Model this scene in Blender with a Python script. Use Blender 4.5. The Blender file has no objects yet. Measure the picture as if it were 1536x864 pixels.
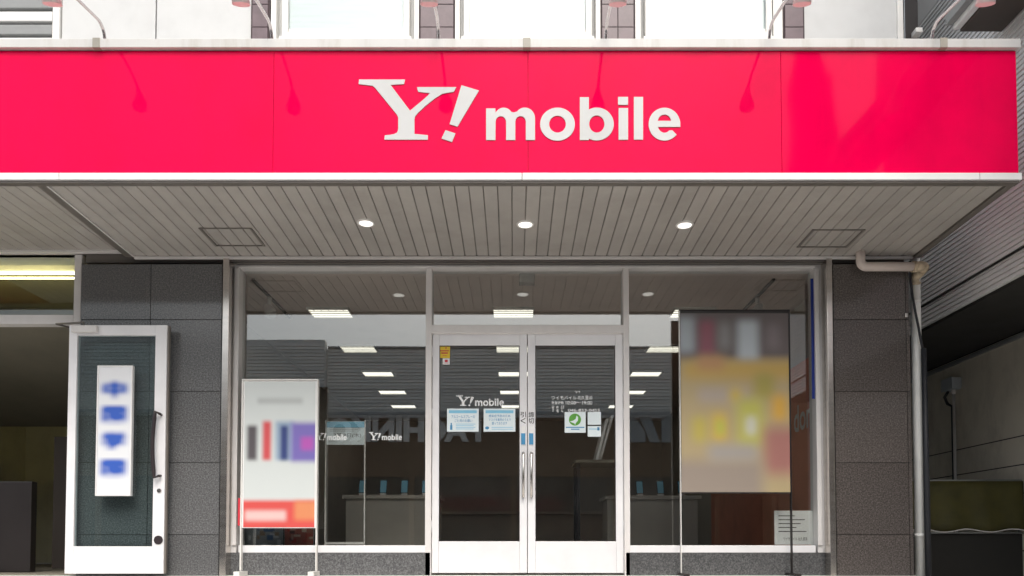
import bpy, bmesh, math, random
from mathutils import Vector
from mathutils.geometry import tessellate_polygon
random.seed(7)
SC = bpy.context.scene
COL = SC.collection
# ------------------------------------------------------------------ camera
FPX, U0, V0, PITCH = 1080.0, 770.0, 785.0, math.atan(0.0324)   # focal length in photo pixels, principal point
CX, CY, CZ = 0.0, -6.0, 0.85
cd = bpy.data.cameras.new('camera'); cam = bpy.data.objects.new('camera', cd); COL.objects.link(cam)
cd.sensor_width = 36.0; cd.lens = FPX / 1536.0 * 36.0
cd.shift_x = -(U0 - 768.0) / 1536.0; cd.shift_y = (V0 - 432.0) / 1536.0
cd.clip_start = 0.05; cd.clip_end = 2000.0
cam.location = (CX, CY, CZ); cam.rotation_euler = (math.pi / 2 + PITCH, 0, 0)
SC.camera = cam
# ------------------------------------------------------------------ overcast daylight
SUN_EL, SUN_AZ = math.radians(53), math.radians(170)        # azimuth clockwise from +Y: behind the camera, to the right
w = bpy.data.worlds.new('World'); SC.world = w; w.use_nodes = True
nt = w.node_tree; nt.nodes.clear()
sky = nt.nodes.new('ShaderNodeTexSky'); sky.sky_type = 'NISHITA'; sky.sun_disc = False
sky.sun_elevation = SUN_EL; sky.sun_rotation = SUN_AZ
sky.dust_density = 6.0; sky.air_density = 1.6; sky.ozone_density = 2.0
hs = nt.nodes.new('ShaderNodeHueSaturation'); hs.inputs['Saturation'].default_value = 0.60
bg = nt.nodes.new('ShaderNodeBackground'); bg.inputs['Strength'].default_value = 0.15
wo = nt.nodes.new('ShaderNodeOutputWorld')
nt.links.new(sky.outputs[0], hs.inputs['Color']); nt.links.new(hs.outputs[0], bg.inputs['Color']); nt.links.new(bg.outputs[0], wo.inputs[0])
sl = bpy.data.lights.new('sun', 'SUN'); sl.energy = 0.8; sl.angle = math.radians(26); sl.color = (1.0, 0.98, 0.955)
so = bpy.data.objects.new('sun', sl); COL.objects.link(so); so.location = (6, -12, 20)
sd = Vector((math.sin(SUN_AZ) * math.cos(SUN_EL), math.cos(SUN_AZ) * math.cos(SUN_EL), math.sin(SUN_EL)))
so.rotation_euler = sd.to_track_quat('Z', 'Y').to_euler()
SC.view_settings.view_transform = 'Standard'; SC.view_settings.look = 'None'
SC.view_settings.exposure = 0.62; SC.view_settings.gamma = 1.0; SC.view_settings.use_curve_mapping = False
SC.render.engine = 'CYCLES'
SC.cycles.max_bounces = 10; SC.cycles.transparent_max_bounces = 16; SC.cycles.glossy_bounces = 4; SC.cycles.diffuse_bounces = 5
SC.cycles.use_denoising = True
SC.cycles.caustics_reflective = False; SC.cycles.caustics_refractive = False

# ------------------------------------------------------------------ helpers
CP, SP = math.cos(PITCH), math.sin(PITCH)
def P(u, v, Y):
    """World (X, Z) of a photo pixel on the real plane at depth Y."""
    a = (u - U0) / FPX; h = (V0 - v) / FPX
    t = (Y - CY) / (CP - h * SP)
    return CX + t * a, CZ + t * (SP + h * CP)
def ZZ(v, Y): return P(U0, v, Y)[1]
def XX(u, Y, v=600): return P(u, v, Y)[0]
def RC(u0, v0, u1, v1, Y):
    vm = (v0 + v1) / 2
    return XX(u0, Y, vm), XX(u1, Y, vm), ZZ(v1, Y), ZZ(v0, Y)
WL = {}
def wloc(p): return WL.get(p.name, Vector((0, 0, 0))) if p else Vector((0, 0, 0))
def tag(o, label=None, cat=None, group=None, kind=None):
    if label: o['label'] = label
    if cat: o['category'] = cat
    if group: o['group'] = group
    if kind: o['kind'] = kind
    return o
def thing(name, loc, label, cat, group=None):
    o = bpy.data.objects.new(name, None); COL.objects.link(o); o.location = loc
    o.empty_display_size = 0.1
    WL[o.name] = Vector(loc); return tag(o, label, cat, group)
def link(name, me, center, parent):
    o = bpy.data.objects.new(name, me); COL.objects.link(o)
    center = Vector(center)
    o.location = center - wloc(parent)
    if parent: o.parent = parent
    WL[o.name] = center
    return o
def mesh(name, verts, faces, mat, center=None, smooth=False):
    vs = [Vector(v) for v in verts]
    if center is None:
        lo = [min(v[i] for v in vs) for i in range(3)]; hi = [max(v[i] for v in vs) for i in range(3)]
        center = Vector([(lo[i] + hi[i]) / 2 for i in range(3)])
    me = bpy.data.meshes.new(name)
    me.from_pydata([tuple(v - center) for v in vs], [], faces)
    if mat: me.materials.append(mat)
    if smooth: me.polygons.foreach_set('use_smooth', [True] * len(me.polygons))
    me.update()
    return me, center
def mk(name, verts, faces, mat, parent=None, smooth=False):
    me, c = mesh(name, verts, faces, mat, smooth=smooth)
    return link(name, me, c, parent)
BF = [(0, 1, 3, 2), (4, 6, 7, 5), (0, 4, 5, 1), (2, 3, 7, 6), (0, 2, 6, 4), (1, 5, 7, 3)]
def bverts(x0, x1, y0, y1, z0, z1):
    return [(x, y, z) for x in (x0, x1) for y in (y0, y1) for z in (z0, z1)]
def box(name, x0, x1, y0, y1, z0, z1, mat, parent=None, bev=0.0):
    x0, x1 = min(x0, x1), max(x0, x1); z0, z1 = min(z0, z1), max(z0, z1); y0, y1 = min(y0, y1), max(y0, y1)
    me, c = mesh(name, bverts(x0, x1, y0, y1, z0, z1), BF, mat)
    if bev:
        bm = bmesh.new(); bm.from_mesh(me)
        bmesh.ops.bevel(bm, geom=bm.edges[:], offset=min(bev, (x1-x0)*.45, (y1-y0)*.45, (z1-z0)*.45), segments=2, profile=0.6, affect='EDGES')
        bm.to_mesh(me); bm.free()
    return link(name, me, c, parent)
def boxes(name, lst, mat, parent=None):
    vs, fs = [], []
    for b in lst:
        n = len(vs); vs += bverts(*b); fs += [tuple(i + n for i in f) for f in BF]
    return mk(name, vs, fs, mat, parent)
def tube(name, pts, r, mat, parent=None, seg=14, caps=True):
    """Tube swept along points; r is a number or one radius per point."""
    pts = [Vector(p) for p in pts]; n = len(pts)
    rs = r if isinstance(r, (list, tuple)) else [r] * n
    vs, fs = [], []
    ref = None
    for i, p in enumerate(pts):
        t = (pts[min(i + 1, n - 1)] - pts[max(i - 1, 0)]).normalized()
        if ref is None:
            ref = Vector((0, 0, 1)) if abs(t.z) < 0.9 else Vector((1, 0, 0))
        a = (ref - t * ref.dot(t)).normalized(); ref = a; b = t.cross(a)
        for k in range(seg):
            q = 2 * math.pi * k / seg
            vs.append(p + (a * math.cos(q) + b * math.sin(q)) * rs[i])
    for i in range(n - 1):
        for k in range(seg):
            k2 = (k + 1) % seg
            fs.append((i*seg + k, i*seg + k2, (i+1)*seg + k2, (i+1)*seg + k))
    if caps:
        fs.append(tuple(range(seg - 1, -1, -1))); fs.append(tuple((n-1)*seg + k for k in range(seg)))
    o = mk(name, vs, fs, mat, parent)
    for f in o.data.polygons: f.use_smooth = len(f.vertices) == 4
    return o
def arc(c, r, a0, a1, n, ax=(1, 0, 0), ay=(0, 0, 1)):
    c, ax, ay = Vector(c), Vector(ax), Vector(ay)
    return [c + ax * (r * math.cos(a0 + (a1 - a0) * i / n)) + ay * (r * math.sin(a0 + (a1 - a0) * i / n)) for i in range(n + 1)]
def plate(name, loops, y0, y1, mat, parent=None):
    """Extruded flat outline: loops of (x, z), the first outer, the rest holes; y0 is the front."""
    flat = [p for l in loops for p in l]
    tris = tessellate_polygon([[Vector((p[0], p[1], 0)) for p in l] for l in loops])
    n = len(flat)
    vs = [(x, y0, z) for x, z in flat] + [(x, y1, z) for x, z in flat]
    fs = []
    for t in tris:
        a, b, c = [Vector((flat[i][0], flat[i][1])) for i in t]
        t = t if (b - a).cross(c - a) > 0 else (t[0], t[2], t[1])
        fs.append(tuple(t)); fs.append(tuple(i + n for i in reversed(t)))
    s = 0
    for l in loops:
        m = len(l)
        for i in range(m):
            j = (i + 1) % m
            fs.append((s + i, s + i + n, s + j + n, s + j))
        s += m
    o = mk(name, vs, fs, mat, parent)
    bm = bmesh.new(); bm.from_mesh(o.data); bmesh.ops.recalc_face_normals(bm, faces=bm.faces[:]); bm.to_mesh(o.data); bm.free()
    return o
def text2d(body, bold=0.0, res=3):
    cu = bpy.data.curves.new('txt', 'FONT'); cu.body = body; cu.size = 1.0; cu.offset = bold; cu.resolution_u = res
    o = bpy.data.objects.new('txt', cu); COL.objects.link(o)
    dg = bpy.context.evaluated_depsgraph_get()
    me = bpy.data.meshes.new_from_object(o.evaluated_get(dg))
    vs = [(v.co.x, v.co.y) for v in me.vertices]; fs = [tuple(p.vertices) for p in me.polygons]
    bpy.data.objects.remove(o); bpy.data.meshes.remove(me); bpy.data.curves.remove(cu)
    return vs, fs
def text(name, body, x0, x1, z0, z1, Y, mat, parent=None, bold=0.0, keep=False, face=-1, th=0.0):
    """Lettering fitted into a rectangle on the plane Y; face -1 looks towards the street, +1 away."""
    vs, fs = text2d(body, bold)
    lx, hx = min(v[0] for v in vs), max(v[0] for v in vs); lz, hz = min(v[1] for v in vs), max(v[1] for v in vs)
    sx = (x1 - x0) / (hx - lx); sz = (z1 - z0) / (hz - lz)
    if keep: sx = sz = min(sx, sz)
    out = []
    for a, b in vs:
        X = x0 + (a - lx) * sx if face < 0 else x1 - (a - lx) * sx
        out.append((X, Y, z0 + (b - lz) * sz))
    o = mk(name, out, fs, mat, parent)
    if th:
        m = o.modifiers.new('depth', 'SOLIDIFY'); m.thickness = th; m.offset = 0
    return o

# ------------------------------------------------------------------ materials
MATS = {}
def newmat(name):
    m = bpy.data.materials.new(name); m.use_nodes = True; MATS[name] = m
    n = m.node_tree; return m, n, n.nodes['Principled BSDF']
def N(n, t, **kw):
    x = n.nodes.new(t)
    for k, v in kw.items(): setattr(x, k, v)
    return x
def ramp(n, stops, mode='LINEAR'):
    r = N(n, 'ShaderNodeValToRGB'); cr = r.color_ramp; cr.interpolation = mode
    while len(cr.elements) < len(stops): cr.elements.new(0.5)
    for e, (p, c) in zip(cr.elements, stops): e.position = p; e.color = (*c, 1)
    return r
def paint(name, col, rough=0.5, metal=0.0, var=0.10, scale=3.0, stretch=(1, 1, 1), bump=0.0, bscale=60.0, spec=0.5, coat=0.0, fine=0.0):
    """Painted / plain surface with gentle blotchy wear in world space."""
    m, n, b = newmat(name)
    g = N(n, 'ShaderNodeNewGeometry'); mp = N(n, 'ShaderNodeMapping'); mp.inputs['Scale'].default_value = stretch
    n.links.new(g.outputs['Position'], mp.inputs['Vector'])
    no = N(n, 'ShaderNodeTexNoise'); no.inputs['Scale'].default_value = scale; no.inputs['Detail'].default_value = 6; no.inputs['Roughness'].default_value = 0.6
    n.links.new(mp.outputs[0], no.inputs['Vector'])
    lo = tuple(max(0, c * (1 - var * 1.6)) for c in col); hi = tuple(min(1, c * (1 + var)) for c in col)
    r = ramp(n, [(0.28, lo), (0.52, col), (0.78, hi)])
    n.links.new(no.outputs['Fac'], r.inputs[0])
    n.links.new(r.outputs[0], b.inputs['Base Color'])
    b.inputs['Metallic'].default_value = metal; b.inputs['Specular IOR Level'].default_value = spec
    b.inputs['Coat Weight'].default_value = coat; b.inputs['Coat Roughness'].default_value = 0.06
    rr = N(n, 'ShaderNodeMapRange'); rr.inputs[3].default_value = max(0.02, rough * 0.8); rr.inputs[4].default_value = min(1, rough * 1.25)
    n.links.new(no.outputs['Fac'], rr.inputs[0]); n.links.new(rr.outputs[0], b.inputs['Roughness'])
    if bump:
        n2 = N(n, 'ShaderNodeTexNoise'); n2.inputs['Scale'].default_value = bscale; n2.inputs['Detail'].default_value = 3
        n.links.new(mp.outputs[0], n2.inputs['Vector'])
        bp = N(n, 'ShaderNodeBump'); bp.inputs['Strength'].default_value = bump; bp.inputs['Distance'].default_value = 0.004
        n.links.new(n2.outputs['Fac'], bp.inputs['Height']); n.links.new(bp.outputs[0], b.inputs['Normal'])
    return m
def streaked(name, col, dirt, rough=0.5, amount=0.5, sx=14.0, sz=0.8, spec=0.5, warp=0.0, rand=0.0):
    """Paint with vertical rain streaks and stains."""
    m = paint(name, col, rough, var=0.05, spec=spec)
    n = m.node_tree; b = n.nodes['Principled BSDF']
    src = b.inputs['Base Color'].links[0].from_socket
    g = N(n, 'ShaderNodeNewGeometry'); mp = N(n, 'ShaderNodeMapping'); mp.inputs['Scale'].default_value = (sx, sx, sz)
    n.links.new(g.outputs['Position'], mp.inputs['Vector'])
    no = N(n, 'ShaderNodeTexNoise'); no.inputs['Scale'].default_value = 1.0; no.inputs['Detail'].default_value = 7; no.inputs['Roughness'].default_value = 0.65
    n.links.new(mp.outputs[0], no.inputs['Vector'])
    r = ramp(n, [(0.50, (0, 0, 0)), (0.80, (amount, amount, amount))]); n.links.new(no.outputs['Fac'], r.inputs[0])
    mx = N(n, 'ShaderNodeMix', data_type='RGBA'); n.links.new(r.outputs[0], mx.inputs['Factor'])
    n.links.new(src, mx.inputs[6]); mx.inputs[7].default_value = (*dirt, 1)
    last = mx.outputs[2]
    if rand:
        oi = N(n, 'ShaderNodeObjectInfo'); mr = N(n, 'ShaderNodeMapRange'); mr.inputs[3].default_value = 1 - rand; mr.inputs[4].default_value = 1 + rand
        n.links.new(oi.outputs['Random'], mr.inputs[0])
        hv = N(n, 'ShaderNodeHueSaturation'); n.links.new(mr.outputs[0], hv.inputs['Value']); n.links.new(last, hv.inputs['Color']); last = hv.outputs[0]
    n.links.new(last, b.inputs['Base Color'])
    if warp:
        n3 = N(n, 'ShaderNodeTexNoise'); n3.inputs['Scale'].default_value = 1.1; n3.inputs['Detail'].default_value = 1
        n.links.new(g.outputs['Position'], n3.inputs['Vector'])
        bp = N(n, 'ShaderNodeBump'); bp.inputs['Strength'].default_value = warp; bp.inputs['Distance'].default_value = 0.03
        n.links.new(n3.outputs['Fac'], bp.inputs['Height']); n.links.new(bp.outputs[0], b.inputs['Normal'])
    return m
def glassmat(name, f0=0.06, tint=(0.92, 0.95, 0.94), wav=0.0):
    m, n, b = newmat(name); n.nodes.remove(b)
    out = n.nodes['Material Output']
    lw = N(n, 'ShaderNodeLayerWeight'); lw.inputs['Blend'].default_value = 0.5
    pw = N(n, 'ShaderNodeMath', operation='POWER'); pw.inputs[1].default_value = 5.0
    n.links.new(lw.outputs['Facing'], pw.inputs[0])
    ma = N(n, 'ShaderNodeMath', operation='MULTIPLY_ADD'); ma.inputs[1].default_value = 1 - f0; ma.inputs[2].default_value = f0
    n.links.new(pw.outputs[0], ma.inputs[0])
    tr = N(n, 'ShaderNodeBsdfTransparent'); tr.inputs[0].default_value = (*tint, 1)
    gl = N(n, 'ShaderNodeBsdfGlossy'); gl.inputs['Roughness'].default_value = 0.0; gl.inputs['Color'].default_value = (0.97, 0.99, 1.0, 1)
    if wav:
        g = N(n, 'ShaderNodeNewGeometry'); no = N(n, 'ShaderNodeTexNoise'); no.inputs['Scale'].default_value = 1.4; no.inputs['Detail'].default_value = 1
        n.links.new(g.outputs['Position'], no.inputs['Vector'])
        bp = N(n, 'ShaderNodeBump'); bp.inputs['Strength'].default_value = wav; bp.inputs['Distance'].default_value = 0.004
        n.links.new(no.outputs['Fac'], bp.inputs['Height']); n.links.new(bp.outputs[0], gl.inputs['Normal'])
    mx = N(n, 'ShaderNodeMixShader')
    n.links.new(ma.outputs[0], mx.inputs[0]); n.links.new(tr.outputs[0], mx.inputs[1]); n.links.new(gl.outputs[0], mx.inputs[2])
    n.links.new(mx.outputs[0], out.inputs[0])
    return m
def emit(name, col, s):
    m, n, b = newmat(name)
    b.inputs['Base Color'].default_value = (0.8, 0.8, 0.78, 1)
    b.inputs['Emission Color'].default_value = (*col, 1); b.inputs['Emission Strength'].default_value = s
    return m
def granite(name, dark, light, rough):
    m, n, b = newmat(name)
    g = N(n, 'ShaderNodeNewGeometry')
    v = N(n, 'ShaderNodeTexNoise'); v.inputs['Scale'].default_value = 85; v.inputs['Detail'].default_value = 6; v.inputs['Roughness'].default_value = 0.8
    n.links.new(g.outputs['Position'], v.inputs['Vector'])
    r = ramp(n, [(0.33, tuple(c * 0.6 for c in dark)), (0.47, dark), (0.58, light), (0.72, tuple(c * 1.5 for c in light))]); n.links.new(v.outputs['Fac'], r.inputs[0])
    oi = N(n, 'ShaderNodeObjectInfo'); mr = N(n, 'ShaderNodeMapRange'); mr.inputs[3].default_value = 0.85; mr.inputs[4].default_value = 1.12
    n.links.new(oi.outputs['Random'], mr.inputs[0])
    hv = N(n, 'ShaderNodeHueSaturation'); n.links.new(mr.outputs[0], hv.inputs['Value']); n.links.new(r.outputs[0], hv.inputs['Color'])
    n.links.new(hv.outputs[0], b.inputs['Base Color'])
    n2 = N(n, 'ShaderNodeTexNoise'); n2.inputs['Scale'].default_value = 2.2; n.links.new(g.outputs['Position'], n2.inputs['Vector'])
    mr2 = N(n, 'ShaderNodeMapRange'); mr2.inputs[3].default_value = rough * 0.75; mr2.inputs[4].default_value = rough * 1.3
    n.links.new(n2.outputs['Fac'], mr2.inputs[0]); n.links.new(mr2.outputs[0], b.inputs['Roughness'])
    return m
def vcol(name, rough=0.45, spec=0.4):
    m, n, b = newmat(name)
    a = N(n, 'ShaderNodeVertexColor'); a.layer_name = 'print'
    n.links.new(a.outputs[0], b.inputs['Base Color']); b.inputs['Roughness'].default_value = rough; b.inputs['Specular IOR Level'].default_value = spec
    return m
def lin(r, g, b):
    f = lambda c: (c / 255 / 12.92) if c <= 10 else ((c / 255 + 0.055) / 1.055) ** 2.4
    return f(r), f(g), f(b)

M_red = streaked('red_sign_panel', (0.80, 0.0004, 0.066), (0.60, 0.0006, 0.055), 0.05, 0.35, 5, 0.45, spec=0.07, warp=0.25)
M_letter = streaked('white_sign_vinyl', (0.53, 0.54, 0.54), (0.55, 0.52, 0.5), 0.35, 0.25)
M_cap = streaked('pale_coping_metal', (0.60, 0.60, 0.585), (0.34, 0.31, 0.25), 0.45, 0.55, 9, 1.5)
M_capjoint = paint('coping_joint_metal', (0.36, 0.34, 0.29), 0.5)
M_trim = paint('white_trim_metal', (0.82, 0.82, 0.82), 0.3, var=0.04)
M_slat = streaked('soffit_slat_paint', (0.45, 0.425, 0.397), (0.33, 0.305, 0.275), 0.22, 0.45, 3.5, 5, rand=0.05)
M_gap = paint('dark_soffit_void', (0.15, 0.138, 0.128), 0.9)
M_darktrim = paint('dark_bronze_trim', (0.16, 0.145, 0.13), 0.4)
M_alu = streaked('pale_aluminium', (0.74, 0.72, 0.71), (0.55, 0.52, 0.50), 0.38, 0.35, 8, 2)
M_aluw = paint('white_aluminium_door', (0.80, 0.80, 0.82), 0.35, var=0.05)
M_steel = paint('stainless_strip', (0.72, 0.68, 0.64), 0.22, metal=1.0, var=0.08, stretch=(1, 1, 6))
M_granite = granite('dark_granite_left', (0.098, 0.099, 0.102), (0.175, 0.177, 0.181), 0.10)
M_granite2 = granite('brown_granite_right', (0.086, 0.075, 0.070), (0.160, 0.141, 0.133), 0.12)
M_joint = paint('dark_mortar', (0.035, 0.034, 0.033), 0.8)
M_wall = streaked('white_wall_panel', (0.60, 0.61, 0.61), (0.6, 0.58, 0.55), 0.5, 0.2, 4, 0.5)
M_tile = paint('mauve_brown_tile', (0.14, 0.098, 0.112), 0.35, var=0.16, scale=9)
M_grout = paint('tile_grout', (0.07, 0.05, 0.055), 0.8)
M_wframe = paint('white_window_frame', (0.78, 0.77, 0.74), 0.35, var=0.05)
M_blind = paint('white_blind', (0.80, 0.82, 0.82), 0.6, var=0.05, stretch=(1, 1, 10))
M_glass = glassmat('shop_glass', 0.118, (0.93, 0.94, 0.93), 0.04)
M_glass2 = glassmat('door_glass', 0.06, (0.84, 0.90, 0.90), 0.04)
M_glassup = glassmat('window_glass', 0.05, (0.92, 0.95, 0.95))
M_pvc = streaked('aged_pvc_pipe', (0.74, 0.65, 0.60), (0.52, 0.42, 0.35), 0.4, 0.4, 10, 4)
M_pvcw = streaked('white_pvc_pipe', (0.84, 0.85, 0.83), (0.50, 0.46, 0.38), 0.4, 0.4, 10, 2)
M_rust = paint('rust_stained_pvc', (0.55, 0.45, 0.32), 0.5, var=0.3, scale=22)
M_black = paint('black_sleeve', (0.018, 0.020, 0.026), 0.5)
M_siding = streaked('grey_siding', (0.72, 0.725, 0.72), (0.58, 0.58, 0.58), 0.55, 0.5, 1.0, 4)
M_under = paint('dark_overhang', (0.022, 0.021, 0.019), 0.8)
M_eave = paint('brown_eave', (0.065, 0.053, 0.046), 0.6)
M_conc = streaked('stained_block_wall', (0.74, 0.69, 0.59), (0.36, 0.32, 0.265), 0.85, 0.7, 3, 1.2)
M_box = paint('grey_utility_box', (0.42, 0.46, 0.50), 0.45)
M_olive = paint('olive_sheet', (0.065, 0.060, 0.012), 0.5, var=0.25, scale=4)
M_opp = paint('dark_ribbed_cladding', (0.82, 0.805, 0.75), 0.6, var=0.18, scale=1.2, stretch=(0.15, 1, 8))
M_oppb = paint('dark_brown_frontage', (0.17, 0.108, 0.062), 0.6)
M_oppl = paint('grey_sign_letters', (0.80, 0.77, 0.71), 0.6)
M_oppg = paint('dark_shopfront_glass', (0.03, 0.032, 0.035), 0.08)
M_oppp = paint('pale_sign_panel', (0.36, 0.38, 0.38), 0.4)
M_asphalt = paint('asphalt', (0.085, 0.085, 0.087), 0.85, var=0.2, bump=0.5, bscale=120)
M_pave = paint('concrete_paving', (0.58, 0.565, 0.53), 0.8, var=0.15, scale=2.5, bump=0.3, bscale=90)
M_ceil = paint('shop_ceiling', (0.76, 0.64, 0.58), 0.8, var=0.05)
M_iwall = paint('shop_wall', (0.58, 0.54, 0.48), 0.8, var=0.06)
M_floor = paint('shop_floor', (0.14, 0.12, 0.10), 0.4)
M_lwall = paint('lobby_wall', (0.66, 0.63, 0.46), 0.8)
M_ldark = paint('lobby_dark_panel', (0.20, 0.185, 0.145), 0.7)
M_panelred = paint('coral_wall_graphic', (0.90, 0.36, 0.24), 0.5, var=0.12)
M_redd = paint('deep_red_print', (0.50, 0.012, 0.025), 0.4)
M_white = paint('white_print', (0.82, 0.83, 0.83), 0.5, var=0.03)
M_vinylw = paint('white_window_vinyl', (0.80, 0.82, 0.82), 0.5, var=0.03)
M_black_ink = paint('black_ink', (0.02, 0.02, 0.025), 0.5)
M_blueink = paint('blue_ink', (0.06, 0.28, 0.52), 0.5, var=0.05)
M_cyan = paint('light_blue_print', (0.22, 0.55, 0.76), 0.5, var=0.05)
M_paperblue = paint('pale_blue_paper', (0.74, 0.83, 0.86), 0.5, var=0.03)
M_yellow = paint('yellow_sticker', (0.78, 0.55, 0.02), 0.5, var=0.05)
M_redink = paint('red_ink', (0.62, 0.03, 0.05), 0.5)
M_green = paint('green_print', (0.10, 0.36, 0.04), 0.5, var=0.08)
M_navy = paint('navy_banner', (0.012, 0.036, 0.26), 0.4)
M_purple = paint('violet_print', (0.08, 0.045, 0.30), 0.4, var=0.2, scale=8)
M_frameblk = paint('black_frame', (0.02, 0.016, 0.016), 0.35)
M_print = vcol('soft_print')
M_troff = emit('lit_ceiling_panel', (1.0, 0.97, 0.86), 1.05)
M_louv = paint('white_louvre', (0.75, 0.73, 0.68), 0.4)
M_tube = emit('lit_fluorescent_tube', (1.0, 0.86, 0.36), 8.0)
M_down = emit('lit_downlight_lens', (1.0, 0.96, 0.88), 1.0)
M_lampw = paint('white_lamp_metal', (0.74, 0.72, 0.70), 0.3)
M_arm = paint('satin_lamp_arm', (0.66, 0.60, 0.60), 0.12, metal=0.85, var=0.05)
M_track = paint('dark_track', (0.05, 0.045, 0.04), 0.5)
M_shutter = paint('grey_shutter', (0.27, 0.28, 0.28), 0.5, var=0.08)
M_handle = paint('dark_handle', (0.03, 0.022, 0.025), 0.35)

# ------------------------------------------------------------------ the ground
def sheet(name, x0, x1, y0, y1, z, mat, kind='structure'):
    o = mk(name, [(x0, y0, z), (x1, y0, z), (x1, y1, z), (x0, y1, z)], [(0, 1, 2, 3)], mat)
    return tag(o, kind=kind)
sheet('ground', -300, 300, -300, 300, -0.13, M_asphalt)
sheet('road', -200, 200, -16.0, -4.2, -0.126, M_asphalt)
for i in range(1): tag(box('road_edge_line', -200, 200, -4.75, -4.6, -0.124, -0.120, M_white), kind='structure')
pv = tag(box('pavement', -60, 60, -4.0, -0.9, -0.6, 0.0, M_pave), kind='structure')
tag(box('kerb', -60, 60, -4.2, -4.0, -0.6, 0.012, M_pave, bev=0.01), kind='structure')
tag(box('far_pavement', -60, 60, -21.5, -16.0, -0.6, 0.0, M_pave), kind='structure')
sheet('passage_bounce_sheet', 3.39, 4.97, -0.9, 12.0, -0.1, M_pave)  # unseen pale floor, added to bounce light onto the neighbour's block wall
FLOOR = 0.62
tag(boxes('entrance_steps', [(-6.9, 3.38, -0.9, 0.16, -0.6, FLOOR - 0.012), (-6.9, 3.38, -1.2, -0.9, -0.6, 0.40), (-6.9, 3.38, -1.5, -1.2, -0.6, 0.20)], M_pave), kind='structure')

# ------------------------------------------------------------------ the shop building
YF, YG = 0.0, 0.18               # tile face, shop glass
ZS0 = ZZ(274, -1.17); ZS1 = ZZ(385, 0.0)     # soffit height at front and back
ZTOP = 8.2
XL, XR = -6.9, XX(1367, 0)
bld = thing('shop_building', (0, 0.1, FLOOR), 'white shop building with dark granite base behind the long red sign', 'building')
# upper wall: backing plus panels
box('wall', XL, XR + 0.02, 0.12, 0.30, ZS1 + 0.045, ZTOP, M_wall, bld)
box('lintel', XX(118.5, 0), XR - 0.01, 0.06, 0.118, ZS1 - 0.03, ZS1 + 0.6, M_darktrim, bld)
box('lintel', XL, XX(118.5, 0) - 0.001, 0.06, 0.118, ZZ(374.5, 0) - 0.02, ZS1 + 0.6, M_darktrim, bld)
YU = 0.06                        # face of the upper panels
def upx(u): return XX(u, YU, 30)
zb, zt = ZZ(75, YU) - 0.75, ZTOP
def panel(u0, u1, name='wall_panel', mat=M_wall): return box(name, upx(u0) + 0.006, upx(u1) - 0.006, YU, 0.119, zb, zt, mat, bld, 0.004)
for a, b in ((-380, -230), (-230, -60), (92, 234), (234, 378), (1204, 1346)): panel(a, b)
for u in (86, 1350): box('corner_post', upx(u) - 0.03, upx(u) + 0.03, YU - 0.02, 0.119, zb, zt, M_wframe, bld, 0.004)
# bands above / below the windows
def upwin(u0, u1, name, glass=True):
    x0, x1 = upx(u0), upx(u1); z0, z1 = ZZ(61, YU), ZZ(61, YU) + 1.25
    wdw = box(name, x0 + 0.05, x1 - 0.05, YU + 0.012, YU + 0.03, z0 + 0.06, z1 - 0.06, M_blind, bld)
    f = 0.05
    for q in ((x0, x1, z0, z0 + f), (x0, x1, z1 - f, z1)): box('window_frame', q[0], q[1], YU - 0.035, YU + 0.05, q[2], q[3], M_wframe, wdw, 0.003)
    for q in ((x0, x0 + f), (x1 - f, x1)): box('window_frame', q[0], q[1], YU - 0.035, YU + 0.05, z0 + f, z1 - f, M_wframe, wdw, 0.003)
    box('window_sash', x0 + f + 0.002, x1 - f - 0.002, YU - 0.02, YU + 0.01, z0 + f + 0.002, z0 + f + 0.04, M_wframe, wdw, 0.003)
    box('window_sill', x0 - 0.02, x1 + 0.02, YU - 0.06, YU + 0.04, z0 - 0.035, z0 - 0.003, M_wframe, wdw, 0.004)
    box('pane', x0 + f, x1 - f, YU - 0.004, YU + 0.002, z0 + f + 0.04, z1 - f, M_glassup, wdw)
    box('wall_panel', x0, x1, YU, 0.119, zb, z0 - 0.04, M_wall, bld)
    box('wall_panel', x0, x1, YU, 0.119, z1 + 0.004, zt, M_wall, bld)
for a, b in ((425, 615), (696, 887), (967, 1156)): upwin(a, b, 'window')
tz0 = ZZ(61.5, YU)
for u0, u1, cols in ((380, 404, 1), (631, 681, 2), (902, 950, 2), (1175, 1203, 1)):
    x0, x1 = upx(u0), upx(u1)
    pil = box('pilaster', x0 - 0.012, x1 + 0.012, YU - 0.02, 0.119, tz0 - 0.01, zt, M_grout, bld)
    cw = (x1 - x0) / cols
    tw, tc = mesh('tile', bverts(0.004, cw - 0.004, YU - 0.032, YU - 0.021, 0.004, 0.196), BF, M_tile)
    for r in range(9):
        for c in range(cols):
            link('tile', tw, tc + Vector((x0 + c * cw, 0, tz0 + r * 0.2 - 0.1)), pil)
for u0, u1 in ((408, 416), (622, 629), (683, 690), (893, 900), (952, 960), (1158, 1172)):
    box('white_strip', upx(u0), upx(u1), YU - 0.03, 0.119, zb, zt, M_wframe, bld, 0.003)
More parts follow.
